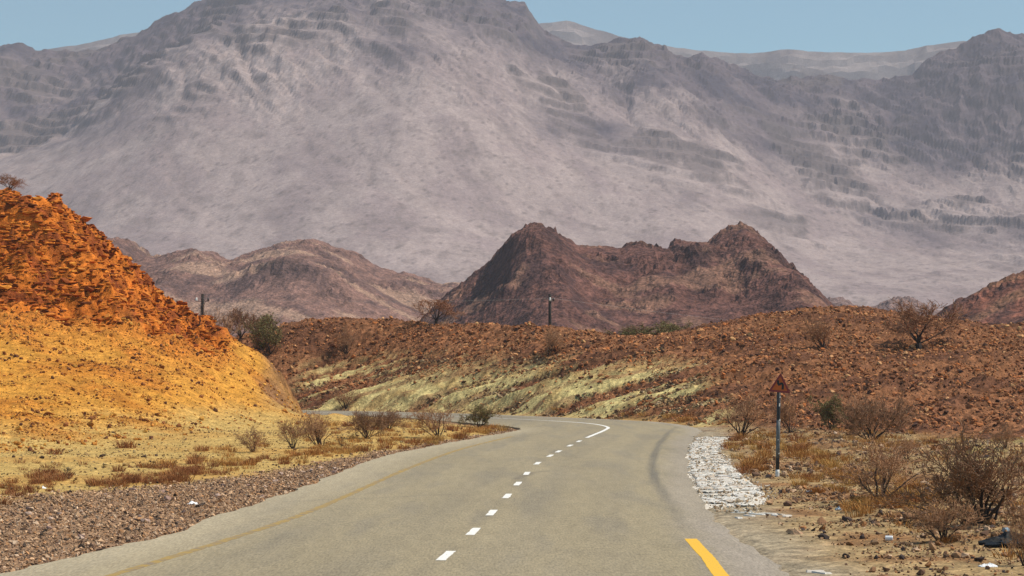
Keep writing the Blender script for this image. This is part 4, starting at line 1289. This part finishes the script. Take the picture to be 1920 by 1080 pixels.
sp = hit(1457.5, 894)
SS = sp[1] / FPX
sign = link('road_sign', None)
sign.location = sp
tag(sign, 'triangular red bordered bend warning sign on a black pole beside the road', 'road sign')
lean = .022
post('pole', .052, -.3, 2.62, M_POLE, sign, lean=lean)
post('white_band', .056, -.05, .19, M_WPAINT, sign, lean=lean)
post('grey_section', .0545, .52, 1.55, M_POLEG, sign, lean=lean)
for z0, z1, a in [(1.52, 1.58, -.9), (1.93, 2.02, -1.2), (2.17, 2.20, -1.0), (1.00, 1.03, -1.6), (.62, .65, -1.1)]:
    o = prism('paint_scrape', [(-.018, 0), (.016, .006), (.02, z1 - z0), (-.01, z1 - z0 - .008)], -.004, .004, M_WPAINT, sign)
    o.location = (lean * z0 + .058 * math.cos(a), .058 * math.sin(a), z0)
    o.rotation_euler = (0, 0, a + math.pi / 2)
# panel corners from the photograph, metres from the pole foot
def sg(px, py):
    return ((px - 1457.5) * SS, (894 - py) * SS)
A_, B_, C_ = np.array(sg(1464, 700)), np.array(sg(1440.5, 735)), np.array(sg(1482.5, 738.5))
def rounded(pts, r, n=4):
    out = []
    m = len(pts)
    for i in range(m):
        p, a, b = pts[i], pts[i - 1], pts[(i + 1) % m]
        u = (a - p) / np.linalg.norm(a - p); v = (b - p) / np.linalg.norm(b - p)
        for t in np.linspace(0, 1, n):
            out.append(tuple((1 - t) ** 2 * (p + u * r) + 2 * t * (1 - t) * p + t * t * (p + v * r)))
    return out
cen = (A_ + B_ + C_) / 3
inn = [cen + (q - cen) * .70 for q in (A_, B_, C_)]
panel = prism('panel', rounded([A_, B_, C_], .035), -.078, -.070, M_SIGNB, sign)
# border ring
ro, ri = rounded([A_, B_, C_], .035), rounded(inn, .02)
n = len(ro)
vs = [(x, -.0815, z) for x, z in ro] + [(x, -.0815, z) for x, z in ri] + [(x, -.078, z) for x, z in ro] + [(x, -.078, z) for x, z in ri]
fs = [(i, (i + 1) % n, n + (i + 1) % n, n + i) for i in range(n)] + [(i, 2 * n + i, 2 * n + (i + 1) % n, (i + 1) % n) for i in range(n)] + [(n + i, n + (i + 1) % n, 3 * n + (i + 1) % n, 3 * n + i) for i in range(n)]
me = bpy.data.meshes.new('border'); me.from_pydata(vs, [], fs); me.update()
link('border', me, M_SIGNR, panel)
prism('face', ri, -.0812, -.078, M_SIGNF, panel)
def zoomsg(x, y):
    return np.array(sg(1430 + x * 70 / 1080, 690 + y * 70 / 1080))
ap = [zoomsg(*q) for q in [(578, 640), (585, 500), (566, 462), (535, 458), (505, 490), (470, 500), (452, 470), (448, 372)]]
wv_ = 32 * 70 / 1080 * SS
L_, R2 = [], []
for i, p in enumerate(ap):
    t = ap[min(i + 1, len(ap) - 1)] - ap[max(i - 1, 0)]
    t = t / np.linalg.norm(t)
    nn = np.array([-t[1], t[0]])
    L_.append(tuple(p + nn * wv_)); R2.append(tuple(p - nn * wv_))
vs = [(x, -.0826, z) for x, z in L_ + R2] + [(x, -.0812, z) for x, z in L_ + R2]
k = len(ap)
fs = [(i, i + 1, k + i + 1, k + i) for i in range(k - 1)] + [(i, 2 * k + i, 2 * k + i + 1, i + 1) for i in range(k - 1)] + [(k + i, k + i + 1, 3 * k + i + 1, 3 * k + i) for i in range(k - 1)]
me = bpy.data.meshes.new('bend_arrow'); me.from_pydata(vs, [], fs); me.update()
link('bend_arrow', me, M_SIGNK, panel)
for dz in (.06, .22):
    o = prism('bracket', [(-.09, 0), (.09, 0), (.09, .03), (-.09, .03)], -.070, -.045, M_SIGNB, sign)
    o.location = (lean * 2.35, 0, 2.30 + dz)

# ------------------------------------------------------------------ power poles and wires
M_WOOD = plain_mat('tarred_wood', (.030, .026, .024), .85, .2, .3, 3)
M_INS = plain_mat('white_porcelain', (.75, .73, .70), .3, .5, .05, 3)
M_INSD = plain_mat('brown_porcelain', (.05, .03, .025), .3, .5, .1, 3)
M_WIRE = plain_mat('aluminium_wire', (.26, .24, .23), .5, .4, .1, 3)
def power_pole(px, top_py, D, label, rot=0.0, cross=True):
    q = pix(px, top_py, D)
    zb = float(zat(q[0], q[1])) if D < 220 else -2.0
    e = link('power_pole', None); e.location = (q[0], q[1], zb); e.rotation_euler = (0, 0, rot)
    H = q[2] - zb
    post('pole', .17, -.4, H, M_WOOD, e, 12, 0, .8)
    tops = []
    if cross:
        o = prism('crossarm', [(-.62, H - .72), (.62, H - .72), (.62, H - .69), (-.62, H - .69)], -.03, .05, M_WOOD, e)
        o.location = (0, -.19, 0)
    for x, m in ((-.55, M_INS), (.55, M_INSD)):
        o = post('insulator', .11, H - .66, H - .36, m, e, 10, 0, .65)
        o.location = (x, -.19, 0)
        tops.append((q[0] + x * math.cos(rot) + .19 * math.sin(rot), q[1] - .19 * math.cos(rot) + x * math.sin(rot), zb + H - .40))
    tag(e, label, 'power pole')
    return tops
t1 = power_pole(380, 551, 198, 'dark wooden power pole behind the yellow hill beside a bare tree', .0)
t2 = power_pole(1031, 551, 200, 'dark wooden power pole behind the ridge in front of the dark hill', 1.25)
t3 = power_pole(1700, 622, 330, 'dark wooden power pole beyond the ridge to the right', .6)
def wire(a, b, sag, label):
    a, b = np.array(a), np.array(b)
    t = np.linspace(0, 1, 25)[:, None]
    P = a + (b - a) * t
    P[:, 2] -= sag * 4 * (t * (1 - t))[:, 0]
    S = np.column_stack([P[:-1], P[1:], np.full(24, .005), np.full(24, .005)])
    o = link('overhead_wire', tube_mesh('overhead_wire', S, 4), M_WIRE)
    tag(o, label, 'wire')
for k, nm in ((0, 'left'), (1, 'right')):
    wire(t1[k], t2[k], .35, ('white' if k == 0 else 'brown') + ' insulator wire strung between the hill pole and the ridge pole')
    wire(t2[k], t3[k], .5, ('white' if k == 0 else 'brown') + ' insulator wire running from the ridge pole down behind the rubble crest')

# ------------------------------------------------------------------ litter on the verges
M_CAN = plain_mat('white_can', (.72, .73, .75), .4, .4, .08, 20)
M_BLK = plain_mat('black_plastic', (.008, .010, .013), .6, .12, .3, 3)
M_BLUE = plain_mat('blue_grey_plastic', (.20, .27, .33), .35, .5, .25, 10)
M_PAPER = plain_mat('white_plastic_scrap', (.78, .78, .78), .6, .3, .1, 10)
def crumple(name, px, py, w, d, h, mat, label, cat, seed, n=14):
    p = hit(px, py, 25)
    r = np.random.default_rng(seed)
    a, b = np.meshgrid(np.linspace(-1, 1, n), np.linspace(-1, 1, n))
    rad = np.sqrt(a * a + b * b)
    hh = (.45 + .55 * fbm(a * 1.6 + seed, b * 1.6, 3, seed % 60)) * np.clip(1.25 - rad, 0, 1)
    out = 1 + .18 * fbm(a * 2, b * 2 + seed, 2, 5)
    Vt = np.stack([a * w / 2 * out, b * d / 2 * out, np.clip(hh, 0, None) * h + .012], -1).reshape(-1, 3)
    Vb = Vt * np.array([1, 1, 0]) + np.array([0, 0, -.02])
    F = grid_faces(n, n)
    e = np.concatenate([np.arange(n), np.arange(2 * n - 1, n * n, n), np.arange(n * n - 2, n * n - n - 1, -1), np.arange(n * n - 2 * n, 0, -n)])
    e2 = np.roll(e, -1)
    k = n * n
    o = link(name, mesh_np(name, np.vstack([Vt, Vb]), np.vstack([F, F[:, ::-1] + k, np.stack([e, e + k, e2 + k, e2], 1)])), mat)
    o.location = p
    return tag(o, label, cat)
crumple('plastic_sheet', 1902, 1020, 1.15, .95, .20, M_BLK, 'crumpled black plastic sheet on stones beside the dense dark bush', 'plastic sheet', 3, 22)
crumple('wrapper', 361, 946, .22, .3, .08, M_PAPER, 'white crumpled wrapper lying on the left gravel shoulder', 'litter', 4)
crumple('wrapper', 81, 916, .12, .2, .07, M_PAPER, 'tiny white scrap at the upper edge of the left gravel', 'litter', 5)
crumple('wrapper', 1572, 957, .13, .2, .09, M_BLUE, 'pale blue scrap on stones in front of the airy bush', 'litter', 6)
crumple('wrapper', 1852, 1063, .26, .2, .07, M_PAPER, 'white plastic scrap on sand in front of the black sheet', 'litter', 7)
crumple('wrapper', 1519, 923, .16, .3, .06, M_BLUE, 'blue grey scrap beside the tufts below the sign', 'litter', 8)

def bottle(px, py, R, L, mat, label, cat, name, rz, neck=True, upright=False):
    p = hit(px, py, 25)
    prof = [(0, 0), (R * .9, 0), (R, .06 * L), (R, .62 * L), (R * .8, .75 * L), (R * .36, .86 * L), (R * .36, L), (0, L)] if neck else \
           [(0, .01), (R * .86, .01), (R * .86, 0), (R * .93, 0), (R, .05 * L), (R, .93 * L), (R * .9, L), (R * .84, L), (R * .84, .98 * L), (0, .98 * L)]
    n = 16
    a = np.arange(n) * 2 * np.pi / n
    Vv = np.concatenate([np.column_stack([r * np.cos(a), r * np.sin(a), np.full(n, z)]) for r, z in prof])
    F = []
    for k in range(len(prof) - 1):
        for j in range(n):
            F.append((k * n + j, k * n + (j + 1) % n, (k + 1) * n + (j + 1) % n, (k + 1) * n + j))
    o = link(name, mesh_np(name, Vv, np.array(F), None, False), mat)
    o.location = (p[0], p[1], p[2] + (R * .92 if not upright else 0))
    o.rotation_euler = (0, 0 if upright else math.pi / 2, rz)
    return tag(o, label, cat)
bottle(1660, 1014, .045, .13, M_CAN, 'white drink can lying on bare sandy ground', 'can', 'drink_can', -.25, False)
bottle(1883, 1000, .05, .2, M_BLUE, 'blue grey plastic bottle lying behind the black sheet', 'bottle', 'plastic_bottle', .9)

# ------------------------------------------------------------------ haze: one closed box of pale air round everything
hm = bpy.data.materials.new('haze_air')
hm.use_nodes = True
hn = hm.node_tree
for nn in list(hn.nodes):
    if nn.type == 'BSDF_PRINCIPLED':
        hn.nodes.remove(nn)
pv = hn.nodes.new('ShaderNodeVolumePrincipled')
pv.inputs['Color'].default_value = (.47, .485, .56, 1)
pv.inputs['Density'].default_value = 0.000168
pv.inputs['Anisotropy'].default_value = 0.0
hn.links.new(pv.outputs[0], hn.nodes['Material Output'].inputs['Volume'])
hx, hy0, hy1, hz0, hz1 = 5300, -1000, 5060, -3.5, 900
vs = [(x, y, z) for z in (hz0, hz1) for x, y in ((-hx, hy0), (hx, hy0), (hx, hy1), (-hx, hy1))]
me = bpy.data.meshes.new('haze')
me.from_pydata(vs, [], [(3, 2, 1, 0), (4, 5, 6, 7), (0, 1, 5, 4), (1, 2, 6, 5), (2, 3, 7, 6), (3, 0, 4, 7)])
me.update()
tag(link('haze', me, hm), kind='stuff')
